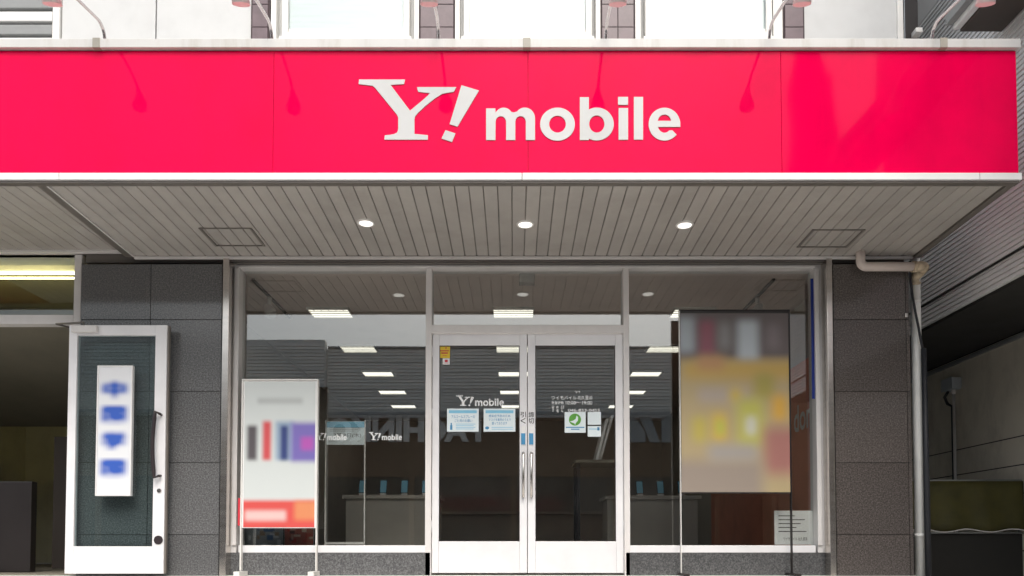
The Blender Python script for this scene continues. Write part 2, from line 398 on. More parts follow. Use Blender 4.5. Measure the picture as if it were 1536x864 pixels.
# louvred shutter, far left, and the dark opening, far right
sh = box('shutter', upx(-60) + 0.01, upx(82), YU + 0.02, 0.119, zb, zt, M_shutter, bld)
for k in range(14): box('shutter_slat', upx(-60) + 0.02, upx(82) - 0.01, YU - 0.02, YU + 0.021, zb + 0.3 + k * 0.115, zb + 0.385 + k * 0.115, M_shutter if k % 2 else M_siding, sh, 0.006)
dk = box('dark_window', upx(1356), upx(1380), YU + 0.03, 0.119, ZZ(60, YU), zt, M_frameblk, bld)
box('window_frame', upx(1353), upx(1355.5), YU - 0.02, 0.119, ZZ(61, YU), zt, M_box, dk)
box('air_vent', upx(1369), upx(1379), YU - 0.05, YU + 0.029, ZZ(54, YU), ZZ(47, YU), M_wframe, dk, 0.006)
# side wall of the building, seen from a step to the side
box('side_wall', XR - 0.012, XR + 0.02, 0.302, 8.4, -0.5, ZTOP, M_wall, bld)
# granite: backing then tiles
def granite_field(u0, u1, cols_u, mat, vtop):
    x0, x1 = XX(u0, 0), XX(u1, 0)
    bk = box('granite_wall', x0, x1, 0.012, 0.118, -0.1, ZS1 - 0.061, M_joint, bld)
    ed = [XX(u, 0) for u in cols_u]
    vs = [vtop, 479.5, 587, 694, 802, 909]
    zs = [ZS1 - 0.063] + [ZZ(v, 0) for v in vs[1:]] + [-0.05]
    for i in range(len(zs) - 1):
        for j in range(len(ed) - 1):
            box('tile', ed[j] + 0.0024, ed[j+1] - 0.0024, 0.0 + random.uniform(0, 0.0012), 0.0125, zs[i+1] + 0.0024, zs[i] - 0.0024, mat, bk, 0.0012)
granite_field(118.5, 331, [118.5, 223.5, 331], M_granite, 386)
granite_field(1252, 1367, [1252, 1361, 1367], M_granite2, 386)
# shop room
XI0, XI1, YI = -2.95, 2.9, 8.0
ZC = CZ + 2.45
box('shop_ceiling', XI0, XI1, 0.305, YI, ZC, ZC + 0.15, M_ceil, bld)
box('shop_floor', XI0, XI1, 0.165, YI, FLOOR - 0.15, FLOOR - 0.002, M_floor, bld)
box('shop_wall', XI0 - 0.1, XI0, 0.25, YI, FLOOR - 0.15, ZC + 0.15, M_iwall, bld)
box('shop_wall', XI1, XI1 + 0.1, 0.25, YI, FLOOR - 0.15, ZC + 0.15, M_iwall, bld)
box('shop_wall', XI0 - 0.1, XI1 + 0.1, YI, YI + 0.1, FLOOR - 0.15, ZC + 0.15, M_iwall, bld)
box('roof', XL, XR, 0.301, 8.4, ZTOP - 0.2, ZTOP - 0.05, M_pave, bld)
box('upper_floor', XL, XR - 0.02, 0.301, 8.2, ZC + 0.16, ZC + 0.4, M_pave, bld)
box('back_wall', XL, XR - 0.02, 8.2, 8.4, -0.5, ZTOP - 0.21, M_wall, bld)
# plinth below the window
for a, b in ((342, 646), (938, 1243)):
    box('plinth', XX(a, 0.1), XX(b, 0.1), 0.10, 0.24, FLOOR - 0.3, ZZ(829, 0.1), M_granite, bld)

# ------------------------------------------------------------------ the canopy and sign
YC = -1.2
canopy = thing('sign_canopy', (0, -0.6, ZS1), 'long canopy with glossy red fascia sign and slatted beige underside', 'canopy')
ZF0, ZF1 = ZZ(260.5, YC), ZZ(76.5, YC)
XCR = XX(1526, YC, 170); XCL = -5.6
joints = [XCL] + [XX(u, YC, 170) for u in (410, 792, 1172)] + [XCR]
for i in range(len(joints) - 1):
    box('fascia_panel', joints[i] + 0.0012, joints[i+1] - 0.0012, YC, YC + 0.02, ZF0, ZF1, M_red, canopy, 0.0015)
box('fascia_backing', XCL, XCR - 0.02, YC + 0.021, YC + 0.05, ZF0 - 0.01, ZF1 + 0.005, M_redd, canopy)
caps = [XCL] + [XX(u, YC, 68) for u in (148, 790, 1412)] + [XCR + 0.02]
for i in range(len(caps) - 1):
    box('coping', caps[i] + 0.004, caps[i+1] - 0.004, YC - 0.028, YC + 0.14, ZF1 + 0.006, ZZ(62, YC), M_cap, canopy, 0.004)
for x in caps[1:-1]: box('coping_joint', x - 0.025, x + 0.025, YC - 0.032, YC + 0.144, ZF1 + 0.003, ZZ(62, YC) + 0.004, M_capjoint, canopy, 0.003)
trm = [XCL] + [XX(u, YC, 268) for u in (91, 783, 1467)] + [XCR + 0.01]
for i in range(len(trm) - 1):
    box('lower_trim', trm[i] + 0.002, trm[i+1] - 0.002, YC - 0.02, YC + 0.03, ZZ(271.5, YC), ZF0 - 0.004, M_trim, canopy, 0.003)
box('trim_shadow_gap', XCL, XCR, YC - 0.006, YC + 0.045, ZZ(274.5, YC), ZZ(271.5, YC) - 0.001, M_darktrim, canopy)
box('canopy_roof', XCL, XCR - 0.03, YC + 0.145, 0.055, ZF1 - 0.20, ZF1 - 0.12, M_cap, canopy)
# soffit slats
def soffit(x0, x1, y0, y1, z0, z1, nsl, holes=()):
    wdt = (x1 - x0) / nsl; g = 0.0026
    L0, L1 = y0, y1
    prof = [(g, 0.012), (g, 0.004), (g + 0.004, 0), (wdt - g - 0.004, 0), (wdt - g, 0.004), (wdt - g, 0.012)]
    vs = [(x, L0, z0 + z) for x, z in prof] + [(x, L1, z1 + z) for x, z in prof]
    fs = [(i, i + 6, (i + 1) % 6 + 6, (i + 1) % 6) for i in range(6)] + [tuple(range(6)), tuple(range(11, 5, -1))]
    me, c = mesh('soffit_slat', vs, fs, M_slat)
    bm = bmesh.new(); bm.from_mesh(me); bmesh.ops.recalc_face_normals(bm, faces=bm.faces[:]); bm.to_mesh(me); bm.free()
    for i in range(nsl):
        link('soffit_slat', me, c + Vector((x0 + i * wdt, 0, random.uniform(0, 0.0008))), canopy)
    vs = [(x, y, z) for x in (x0, x1) for (y, z) in ((L0, z0 + 0.0135), (L1, z1 + 0.0135), (L0, z0 + 0.03), (L1, z1 + 0.03))]
    mk('soffit_backing', vs, [(0, 1, 5, 4), (2, 6, 7, 3), (0, 4, 6, 2), (1, 3, 7, 5), (0, 2, 3, 1), (4, 5, 7, 6)], M_gap, canopy)
XS0 = XX(200, 0, 385) + 0.012
nsl = round((XCR - 0.05 - XS0) / 0.0999)
soffit(XS0, XCR - 0.05, YC + 0.046, -0.004, ZS0, ZS1 + 0.004, nsl)
# soffit edge trims
def sloped(name, x0, x1, y0, y1, za0, za1, zb0, zb1, mat):
    vs = [(x, y, z) for x in (x0, x1) for (y, z) in ((y0, za0), (y1, zb0), (y0, za1), (y1, zb1))]
    return mk(name, vs, [(0, 1, 5, 4), (2, 6, 7, 3), (0, 4, 6, 2), (1, 3, 7, 5), (0, 2, 3, 1), (4, 5, 7, 6)], mat, canopy)
sloped('soffit_edge_trim', XS0 - 0.012, XS0 - 0.001, YC + 0.046, -0.002, ZS0 - 0.006, ZS0 + 0.03, ZS1 - 0.006, ZS1 + 0.03, M_alu)
sloped('soffit_beam', XS0 - 0.075, XS0 - 0.013, YC + 0.046, -0.002, ZS0 - 0.004, ZS0 + 0.08, ZS1 - 0.004, ZS1 + 0.09, M_darktrim)
sloped('soffit_edge_trim', XCR - 0.049, XCR, YC + 0.046, -0.002, ZS0 - 0.012, ZS0 + 0.05, ZS1 - 0.012, ZS1 + 0.05, M_darktrim)
box('canopy_side', XCR - 0.03, XCR, YC + 0.05, 0.05, ZS0 + 0.06, ZF1, M_red, canopy)
box('soffit_back_trim', XS0, XCR - 0.06, -0.012, 0.0115, ZS1 - 0.020, ZS1 - 0.001, M_alu, canopy)
ZL1 = ZZ(374.5, 0)
soffit(XS0 - 0.078 - 15 * 0.1, XS0 - 0.078, YC + 0.046, 0.02, ZS0 + 0.03, ZL1, 15)
box('soffit_back_trim', XS0 - 0.078 - 1.5, XS0 - 0.08, 0.0, 0.045, ZL1 - 0.018, ZL1 - 0.001, M_alu, canopy)
# soffit access hatches
def zsof(y): return ZS0 + (ZS1 - ZS0) * (y - (YC + 0.046)) / (-(YC + 0.046))
def soffit_at(u, v):
    lo, hi = YC, 0.0
    for _ in range(40):
        m = (lo + hi) / 2
        if P(u, v, m)[1] > zsof(m): hi = m
        else: lo = m
    return P(u, v, m)[0], m, zsof(m)
for (ua, va), (ub, vb) in (((300, 342.5), (396, 368.5)), ((1197, 370.5), (1296, 345))):
    xa, ya, _ = soffit_at(ua, va); xb, yb, _ = soffit_at(ub, vb)
    x0, x1 = min(xa, xb), max(xa, xb); y0, y1 = min(ya, yb), max(ya, yb)
    fr = [(x0, x1, y0 - 0.006, y0 + 0.006), (x0, x1, y1 - 0.006, y1 + 0.006), (x0 - 0.009, x0 + 0.009, y0 - 0.006, y1 + 0.006), (x1 - 0.009, x1 + 0.009, y0 - 0.006, y1 + 0.006)]
    vs, fs = [], []
    for k, (a, b, c, d) in enumerate(fr):
        dz = 0.004 if k < 2 else 0.0055
        n = len(vs)
        vs += [(x, y, zsof(y) + z) for x in (a, b) for y in (c, d) for z in (-dz, 0.003)]
        fs += [tuple(i + n for i in f) for f in BF]
    mk('hatch_frame', vs, fs, M_darktrim, canopy)
# sign lettering
def A(u, v): return P(u, v, YC - 0.004)
def ell(cx, cy, rx, ry, a0, a1, n=28):
    return [(cx + rx * math.cos(math.radians(a0 + (a1 - a0) * i / n)), cy - ry * math.sin(math.radians(a0 + (a1 - a0) * i / n))) for i in range(n + 1)]
Yl = [(62,103),(558,103),(548,152),(470,156),(403,162),(612,440),(745,330),(800,282),(830,250),(700,235),(688,185),(1112,185),(1085,235),(1010,247),(960,258),(880,308),(780,388),(700,462),(668,500),(660,528),(660,690),(805,705),(805,752),(335,752),(340,705),(400,700),(440,692),(470,678),(482,655),(485,630),(485,512),(470,480),(360,345),(240,198),(222,180),(205,170),(57,152)]
Ex = [(1168,165),(1357,222),(1125,612),(1040,585)]; Ed = [(995,650),(1103,685),(1065,778),(952,740)]
ab = lambda l: [(530 + x / 7.2, 105 + y / 7.2) for x, y in l]
cd2 = lambda l: [(715 + x / 4.8, 135 + y / 4.8) for x, y in l]
m_ = [(68,360),(68,133),(135,133),(135,162)] + ell(195, 196, 66, 68, 150, 35, 14) + [(266,162)] + ell(347, 205, 73, 78, 140, 0, 20) + [(420,360),(354,360)] + ell(316, 230, 38, 42, 0, 180, 18) + [(278,360),(212,360)] + ell(174, 230, 38, 42, 0, 180, 18) + [(135,360)]
o_o = ell(582, 246, 125, 119, 0, 360, 56)[:-1]; o_i = ell(582, 246, 60, 61, 0, 360, 44)[:-1]
b_o = [(743,360),(743,52),(808,52)] + ell(865, 245, 122, 118, 118, -118, 44) + [(808,360)]
b_i = ell(865, 245, 55, 62, 0, 360, 40)[:-1]
i_1 = [(1022,130),(1090,130),(1090,358),(1022,358)]; i_2 = [(1018,50),(1090,50),(1090,107),(1018,107)]
l_ = [(1132,50),(1198,50),(1198,357),(1132,357)]
e_o = [(1466,266)] + ell(1352, 246, 114, 118, 0, 320, 60)[1:] + [(1408,290)] + ell(1352, 246, 50, 62, -42, -160, 22)[1:] + [(1303,266)]
e_h = [(1400,222),(1303,222)] + ell(1352, 222, 46, 45, 165, 15, 16)
GLY = [('letter', [ab(Yl)]), ('letter', [ab(Ex)]), ('letter', [ab(Ed)]), ('letter', [cd2(m_)]), ('letter', [cd2(o_o), cd2(o_i)]), ('letter', [cd2(b_o), cd2(b_i)]), ('letter', [cd2(i_1)]), ('letter', [cd2(i_2)]), ('letter', [cd2(l_)]), ('letter', [cd2(e_o), cd2(e_h)])]
for nm, loops in GLY:
    plate(nm, [[A(u, v) for u, v in l] for l in loops], YC - 0.005, YC - 0.0004, M_letter, canopy)
def logo(u0, v0, u1, v1, Y, parent, mat):
    """The same wordmark small, as window vinyl, fitted into a pixel box of the photo."""
    x0, x1, z0, z1 = RC(u0, v0, u1, v1, Y)
    vs, fs = [], []
    for nm, loops in GLY:
        flat = [p for l in loops for p in l]; n = len(vs)
        tris = tessellate_polygon([[Vector((p[0], p[1], 0)) for p in l] for l in loops])
        vs += [(x0 + (a - 538) / 482 * (x1 - x0), Y, z1 - (b - 118) / 95 * (z1 - z0)) for a, b in flat]
        fs += [tuple(i + n for i in t) for t in tris]
    return mk('lettering', vs, fs, mat, parent)

# gooseneck lamps over the sign
ords = ['leftmost', 'second from left', 'third from left', 'fourth from left', 'fifth from left', 'rightmost']
zc = ZZ(62, YC)
for k, u in enumerate((152, 405, 657, 910, 1157, 1403)):
    x = XX(u, YC, 62)
    t = thing('sign_lamp', (x, YC + 0.05, zc), '%s of the curved arm lamps standing on the sign coping' % ords[k], 'lamp', 'lamps along the top of the red sign')
    box('base_plate', x - 0.03, x + 0.03, YC + 0.01, YC + 0.09, zc, zc + 0.008, M_arm, t, 0.002)
    pts = [(x, YC + 0.05, zc), (x, YC + 0.045, zc + 0.04)] + arc((x, YC - 0.04, zc + 0.04), 0.08, 0.1, math.pi / 2 + 0.12, 7, (0, 1, 0)) + [(x, YC - 0.28, zc + 0.08), (x, YC - 0.42, zc + 0.04), (x, YC - 0.51, zc - 0.02)]
    tube('arm', pts, 0.0105, M_arm, t, 10)
    tube('lamp_head', [(x, YC - 0.495, zc - 0.005), (x, YC - 0.52, zc - 0.04), (x, YC - 0.54, zc - 0.08), (x, YC - 0.515, zc - 0.14)], [0.016, 0.028, 0.048, 0.054], M_lampw, t, 16)
# recessed soffit downlights
for (u, v), which in (((549, 334), 'left'), ((788, 336), 'middle'), ((1027, 337), 'right')):
    x, y, z = soffit_at(u, v)
    t = thing('soffit_downlight', (x, y, z), '%s round recessed lamp in the canopy underside above the shop front' % which, 'lamp', 'lamps in the canopy underside')
    ring = [(0.050, -0.001), (0.066, -0.004), (0.068, 0.0), (0.066, 0.004)]
    tube('lens', [(x, y, z - 0.003), (x, y, z - 0.0065)], 0.052, M_down, t, 24)
    vs, fs = [], []
    pr = [(0.052, -0.003), (0.055, -0.010), (0.066, -0.007), (0.068, -0.0005)]
    for q in range(28):
        c, s = math.cos(q * math.pi / 14), math.sin(q * math.pi / 14)
        vs += [(x + r * c, y + r * s, z + dz) for r, dz in pr]
    for q in range(28):
        q2 = (q + 1) % 28
        fs += [(q*4 + j, q*4 + j + 1, q2*4 + j + 1, q2*4 + j) for j in range(3)]
    mk('trim_ring', vs, fs, M_lampw, t, smooth=True)

# ------------------------------------------------------------------ shop front: window frame and glass
YFm = 0.10
win = thing('shop_window', (0, 0.16, FLOOR), 'wide aluminium shop window with large panes under the canopy', 'window')
ZB = ZZ(826, YFm); ZT = ZZ(391, YFm)
def fr(name, u0, u1, v0, v1, parent=win, Y=YFm, Yb=0.24, mat=M_alu, bev=0.004):
    x0, x1, z0, z1 = RC(u0, v0, u1, v1, Y); return box(name, x0, x1, Y, Yb, z0, z1, mat, parent, bev)
fr('steel_jamb', 331.5, 341, 387, 868, Y=-0.012, Yb=0.11, mat=M_steel)
fr('steel_jamb', 1243, 1251.5, 387, 868, Y=-0.012, Yb=0.11, mat=M_steel)
fr('frame_jamb', 343.5, 357, 391, 829); fr('frame_jamb', 1224, 1241, 391, 829)
fr('frame_jamb', 350, 356.5, 402, 818, Y=0.085, Yb=0.099); fr('frame_jamb', 1224.5, 1231, 402, 818, Y=0.085, Yb=0.099)
fr('frame_head', 357.3, 1223.7, 391.5, 401.5)
fr('frame_head', 357.3, 1223.7, 398.0, 401.3, Y=0.09, Yb=0.0995)
fr('mullion', 638, 647, 402, 868); fr('mullion', 936, 944.5, 402, 868)
fr('transom_bar', 647.3, 935.7, 487, 499.5)
fr('frame_sill', 357.3, 637.7, 818, 829, mat=M_aluw); fr('frame_sill', 944.8, 1223.7, 818, 829, mat=M_aluw)
fr('head_gap', 343, 1242, 386.5, 391, Y=0.03, Yb=0.05, mat=M_gap, bev=0)
def pane(name, u0, v0, u1, v1, Y, parent, mat, label=None):
    x0, x1, z0, z1 = RC(u0, v0, u1, v1, Y)
    return box(name, x0, x1, Y, Y + 0.006, z0, z1, mat, parent)
pane('glass_pane', 356.5, 401, 639, 819, YG, win, M_glass)
pane('glass_pane', 646.5, 401, 936.5, 488, YG, win, M_glass)
pane('glass_pane', 944, 401, 1224.5, 819, YG, win, M_glass)
logo(472, 648, 520, 660.5, YG - 0.0015, win, M_vinylw); logo(553, 648, 603, 660.5, YG - 0.0015, win, M_vinylw)
# doors
YD = 0.135
def door(label, ul, ug0, ug1, ur, side):
    x0, x1, _, _ = RC(ul, 500, ur, 860, YD)
    t = thing('entrance_door', ((x0 + x1) / 2, YD, FLOOR), label, 'door', 'pair of entrance doors')
    VB = 866
    xg0, xg1, zg0, zg1 = RC(ug0, 518, ug1, 812, YD)
    zt_, zb_ = ZZ(500.5, YD), FLOOR + 0.006
    box('stile', x0, xg0, YD, YD + 0.045, zb_, zt_, M_aluw, t, 0.004)
    box('stile', xg1, x1, YD, YD + 0.045, zb_, zt_, M_aluw, t, 0.004)
    box('top_rail', xg0 + 0.0006, xg1 - 0.0006, YD + 0.002, YD + 0.043, zg1, zt_, M_aluw, t, 0.003)
    box('bottom_rail', xg0 + 0.0006, xg1 - 0.0006, YD + 0.002, YD + 0.043, zb_, zg0, M_aluw, t, 0.003)
    box('glass_pane', xg0 - 0.004, xg1 + 0.004, YD + 0.018, YD + 0.024, zg0 - 0.004, zg1 + 0.004, M_glass, t)
    gk = 0.006
    boxes('gasket', [(xg0, xg0 + gk, YD + 0.010, YD + 0.0175, zg0, zg1), (xg1 - gk, xg1, YD + 0.010, YD + 0.0175, zg0, zg1), (xg0 + gk, xg1 - gk, YD + 0.010, YD + 0.0175, zg1 - gk, zg1), (xg0 + gk, xg1 - gk, YD + 0.010, YD + 0.0175, zg0, zg0 + gk)], M_handle, t)
    xh = x0 - 0.004 if side < 0 else x1 + 0.004
    for v in (527, 622, 790):
        z = ZZ(v, YD); tube('hinge', [(xh, YD - 0.006, z - 0.05), (xh, YD - 0.006, z + 0.05)], 0.007, M_aluw, t, 8)
    us = 784.8 if side < 0 else 796.8
    xs = XX(us, YD)
    z0, z1 = ZZ(633, YD), ZZ(618, YD)
    txt = ('引', 'く') if side < 0 else ('締', '切')
    hh = 0.052
    for q, ch in enumerate(txt):
        text('lettering', ch, xs - 0.023, xs + 0.023, ZZ(626, YD) - q * 0.054, ZZ(626, YD) - q * 0.054 + 0.047, YD - 0.0015, M_black_ink, t, bold=0.012)
    box('push_plate', xs - 0.02, xs + 0.02, YD - 0.004, YD - 0.0005, ZZ(668, YD), ZZ(639.5, YD), M_trim, t, 0.002)
    box('push_plate_band', xs - 0.018, xs + 0.018, YD - 0.006, YD - 0.0041, ZZ(667, YD), ZZ(650, YD), M_blueink, t)
    # pull handle
    zh0, zh1 = ZZ(745, YD), ZZ(680, YD)
    tube('handle', [(xs, YD, zh1), (xs, YD - 0.035, zh1), (xs, YD - 0.05, zh1 - 0.02), (xs, YD - 0.05, zh0 + 0.02), (xs, YD - 0.035, zh0), (xs, YD, zh0)], 0.011, M_steel, t, 10)
    return t
dl = door('left leaf of the white framed glass entrance doors with two notices', 648.2, 658.5, 779.5, 790.6, -1)
dr = door('right leaf of the white framed glass entrance doors with opening hours', 791.6, 803, 923.5, 935, 1)
YV = YD + 0.018 - 0.0015
logo(684, 593, 756, 609.5, YV, dl, M_vinylw)
def ptext(u0, v0, u1, v1, body, parent, mat, Y=YV, bold=0.01):
    x0, x1, z0, z1 = RC(u0, v0, u1, v1, Y); return text('lettering', body, x0, x1, z0, z1, Y, mat, parent, bold)
ptext(827.5, 593.5, 865, 599.5, 'ワイモバイル', dr, M_vinylw); ptext(866, 593.5, 889, 599.5, '北久里浜', dr, M_vinylw)
ptext(827.5, 602, 845, 606.8, '営業時間', dr, M_vinylw); ptext(848.5, 601.5, 888.5, 606.8, '10:00〜19:00', dr, M_vinylw)
ptext(827.5, 608.5, 831.5, 613, '定', dr, M_vinylw); ptext(834.2, 608.5, 838.2, 613, '休', dr, M_vinylw); ptext(841.5, 608.5, 846, 613, '日', dr, M_vinylw)
for q, ch in enumerate('TEL'): ptext(828 + q * 7.2, 614, 831 + q * 7.2, 618, ch, dr, M_vinylw, bold=0.012)
ptext(852, 613.3, 900, 617.6, '046-833-0455', dr, M_vinylw, bold=0.012)
ptext(861.5, 586.5, 870, 590, 'Y!', dr, M_vinylw, bold=0.012)

# ------------------------------------------------------------------ notices on the glass
def notice(name, label, cat, u0, v0, u1, v1, Y, mat, group=None, th=0.0015):
    x0, x1, z0, z1 = RC(u0, v0, u1, v1, Y)
    o = box(name, x0, x1, Y - th, Y, z0, z1, mat); tag(o, label, cat, group)
    return o, x0, x1, z0, z1
def bar(name, parent, x0, x1, z0, z1, fx0, fx1, fz0, fz1, Y, mat):
    """Flat print on a notice, in fractions of it (z measured from the top)."""
    W_, H_ = x1 - x0, z1 - z0
    return mk(name, [(x0 + fx0*W_, Y, z1 - fz1*H_), (x0 + fx1*W_, Y, z1 - fz1*H_), (x0 + fx1*W_, Y, z1 - fz0*H_), (x0 + fx0*W_, Y, z1 - fz0*H_)], [(0, 1, 2, 3)], mat, parent)
YN = YV
for lab, u0, u1, l1, l2, l3 in (('pale blue door notice with a small blue bottle picture', 670.5, 718, 'アルコールスプレーの', 'ご使用のお願い', None), ('pale blue door notice with three lines of blue writing', 725.5, 773, '感染症予防のため', 'マスクを着用のうえで', '願っております')):
    o, x0, x1, z0, z1 = notice('notice', lab, 'notice', u0, 613, u1, 647.5, YN, M_paperblue, 'notices on the left door')
    b = lambda *a, m=M_cyan, nm='print_band': bar(nm, o, x0, x1, z0, z1, *a, YN - 0.0022, m)
    b(0.06, 0.94, 0.07, 0.20); 
    W_, H_ = x1 - x0, z1 - z0
    tx = lambda s, a0, a1, c0, c1, m=M_blueink, bd=0.006: text('lettering', s, x0 + a0*W_, x0 + a1*W_, z1 - c1*H_, z1 - c0*H_, YN - 0.0024, m, o, bd)
    if l3 is None:
        tx(l1, 0.14, 0.88, 0.28, 0.42); tx(l2, 0.24, 0.80, 0.46, 0.59)
        b(0.10, 0.17, 0.72, 0.92, m=M_blueink, nm='bottle_picture'); b(0.115, 0.155, 0.62, 0.72, m=M_blueink, nm='bottle_picture')
        for k in range(4): b(0.28, 0.90 - 0.06 * (k % 2), 0.66 + k * 0.07, 0.685 + k * 0.07, m=M_cyan)
    else:
        tx(l1, 0.16, 0.84, 0.26, 0.38); tx(l2, 0.16, 0.86, 0.42, 0.54); tx(l3, 0.26, 0.74, 0.58, 0.70)
        c = [(x0 + W_ * 0.11 + 0.017 * math.cos(a * math.pi / 10), z1 - H_ * 0.84 + 0.013 * math.sin(a * math.pi / 10)) for a in range(20)]
        plate('drop_picture', [c], YN - 0.0028, YN - 0.0018, M_blueink, o)
        for k in range(2): b(0.25, 0.92, 0.80 + k * 0.08, 0.825 + k * 0.08)
o, x0, x1, z0, z1 = notice('sticker', 'yellow sticker at the top corner of the left entrance door', 'sticker', 658.8, 518.5, 675, 537, YN, M_yellow)
for k, q in enumerate(((0.1, 0.9, 0.38, 0.46), (0.2, 0.8, 0.55, 0.66), (0.3, 0.7, 0.80, 0.85), (0.58, 0.68, 0.12, 0.28))): bar('print_band', o, x0, x1, z0, z1, *q, YN - 0.0022, M_redink)
o, x0, x1, z0, z1 = notice('sticker', 'small white sticker with red mark below the yellow one', 'sticker', 664, 537.6, 674.6, 547, YN, M_white)
bar('print_band', o, x0, x1, z0, z1, 0.3, 0.72, 0.22, 0.62, YN - 0.0022, M_redink); bar('print_band', o, x0, x1, z0, z1, 0.15, 0.85, 0.74, 0.80, YN - 0.0022, M_redink)
o, x0, x1, z0, z1 = notice('notice', 'pale notice with a green round emblem on the right door', 'notice', 847, 618, 878.5, 649, YN, M_paperblue)
W_, H_ = x1 - x0, z1 - z0
c = [(x0 + W_ * (0.49 + 0.29 * math.cos(a * math.pi / 14)), z1 - H_ * (0.37 + 0.29 * math.sin(a * math.pi / 14))) for a in range(28)]
plate('green_emblem', [c], YN - 0.0026, YN - 0.0016, M_green, o)
bd = [(0.24, 0.46), (0.40, 0.42), (0.52, 0.34), (0.57, 0.17), (0.64, 0.26), (0.63, 0.42), (0.52, 0.55), (0.50, 0.63), (0.46, 0.55), (0.36, 0.52)]
plate('bird_picture', [[(x0 + W_ * a, z1 - H_ * b) for a, b in bd]], YN - 0.0036, YN - 0.0027, M_paperblue, o)
for q in ((0.06, 0.94, 0.72, 0.77), (0.30, 0.70, 0.81, 0.86)): bar('print_band', o, x0, x1, z0, z1, *q, YN - 0.0022, M_blueink)
notice('notice', 'plain pale square of paper beside the green emblem notice', 'notice', 881.5, 618, 901.5, 637, YN, M_paperblue)
o, x0, x1, z0, z1 = notice('notice', 'pale slip of paper under the plain square on the right door', 'notice', 881.5, 639, 901.5, 655, YN, M_paperblue)
bar('print_band', o, x0, x1, z0, z1, 0.08, 0.92, 0.25, 0.32, YN - 0.0022, M_cyan); bar('print_band', o, x0, x1, z0, z1, 0.72, 0.88, 0.12, 0.42, YN - 0.0022, M_blueink)
YNw = YG + 0.014
o, x0, x1, z0, z1 = notice('notice', 'white paper notice at the bottom right corner of the shop window', 'notice', 1161.5, 766, 1233 - 10, 817, YNw, M_white)
W_, H_ = x1 - x0, z1 - z0
text('lettering', 'ワイモバイル 北久里浜', x0 + 0.22*W_, x0 + 0.80*W_, z1 - 0.88*H_, z1 - 0.78*H_, YNw - 0.0025, M_black_ink, o, 0.006)
for k in range(5): bar('print_band', o, x0, x1, z0, z1, 0.10, 0.5 + 0.35 * ((k * 37) % 10) / 10, 0.14 + k * 0.115, 0.165 + k * 0.115, YNw - 0.0022, M_black_ink)

# ------------------------------------------------------------------ blurred posters (soft print on a fine grid)
def sstep(a, b, x):
    t = max(0.0, min(1.0, (x - a) / (b - a))); return t * t * (3 - 2 * t)
def softprint(name, x0, x1, z0, z1, Y, base, blobs, parent, soft=0.04, nx=56, nz=72):
    vs, fs, cs = [], [], []
    W_, H_ = x1 - x0, z1 - z0
    for j in range(nz + 1):
        for i in range(nx + 1):
            fx, fz = i / nx, j / nz
            c = list(base)
            for (a, b, t, d, col, k) in blobs:
                s_x, s_z = soft * k / W_, soft * k / H_
                mk_ = sstep(a - s_x, a + s_x, fx) * (1 - sstep(b - s_x, b + s_x, fx)) * sstep(t - s_z, t + s_z, fz) * (1 - sstep(d - s_z, d + s_z, fz))
                c = [c[q] * (1 - mk_) + col[q] * mk_ for q in range(3)]
            vs.append((x0 + fx * W_, Y, z1 - fz * H_)); cs.append((*c, 1))
    for j in range(nz):
        for i in range(nx):
            a = j * (nx + 1) + i; fs.append((a, a + nx + 1, a + nx + 2, a + 1))
    o = mk(name, vs, fs, M_print, parent)
    at = o.data.color_attributes.new('print', 'FLOAT_COLOR', 'POINT')
    for i, c in enumerate(cs): at.data[i].color = c
    return o
# left poster stand, in front of the glass
YP = 0.02
x0, x1, z0, z1 = RC(364, 571, 474.5, 792, YP)
t = thing('poster_stand', ((x0+x1)/2, YP + 0.02, FLOOR), 'white poster stand with blurred coloured phones and red lower band by the left pane', 'poster stand')
box('poster_board', x0, x1, YP + 0.002, YP + 0.03, z0, z1, M_white, t)
softprint('poster', x0 + 0.012, x1 - 0.012, z0 + 0.006, z1 - 0.012, YP, (0.62, 0.665, 0.66), [
    (0.18, 0.82, 0.11, 0.15, (0.46, 0.49, 0.49), 0.9),
    (0.04, 0.18, 0.30, 0.54, (0.10, 0.09, 0.10), 0.9), (0.26, 0.38, 0.27, 0.54, (0.62, 0.09, 0.10), 0.9),
    (0.44, 0.70, 0.27, 0.54, (0.30, 0.40, 0.52), 1.0), (0.51, 0.62, 0.30, 0.54, (0.04, 0.06, 0.20), 0.9),
    (0.66, 1.1, 0.28, 0.55, (0.19, 0.15, 0.46), 1.2), (0.80, 0.98, 0.38, 0.47, (0.45, 0.10, 0.44), 1.1),
    (-0.1, 1.1, 0.815, 1.1, (0.66, 0.09, 0.08), 0.8), (0.72, 1.1, 0.82, 0.95, (0.70, 0.26, 0.12), 1.2), (0.02, 0.60, 0.885, 0.955, (0.74, 0.52, 0.50), 1.0)], t, 0.03)
box('frame', x0 - 0.012, x0 - 0.001, YP - 0.01, YP + 0.035, FLOOR + 0.03, z1, M_wframe, t, 0.003)
box('frame', x1 + 0.001, x1 + 0.012, YP - 0.01, YP + 0.035, FLOOR + 0.03, z1, M_wframe, t, 0.003)
box('frame', x0 - 0.012, x1 + 0.012, YP - 0.012, YP + 0.036, z1 + 0.001, z1 + 0.012, M_wframe, t, 0.003)
box('foot', x0 - 0.02, x0 + 0.03, YP - 0.12, YP + 0.07, FLOOR - 0.012, FLOOR + 0.025, M_wframe, t, 0.004); box('foot', x1 - 0.03, x1 + 0.02, YP - 0.12, YP + 0.07, FLOOR - 0.012, FLOOR + 0.025, M_wframe, t, 0.004)
box('red_tab', x0 - 0.035, x0 - 0.013, YP + 0.002, YP + 0.012, z0 + 0.02, z0 + 0.25, M_redink, t)
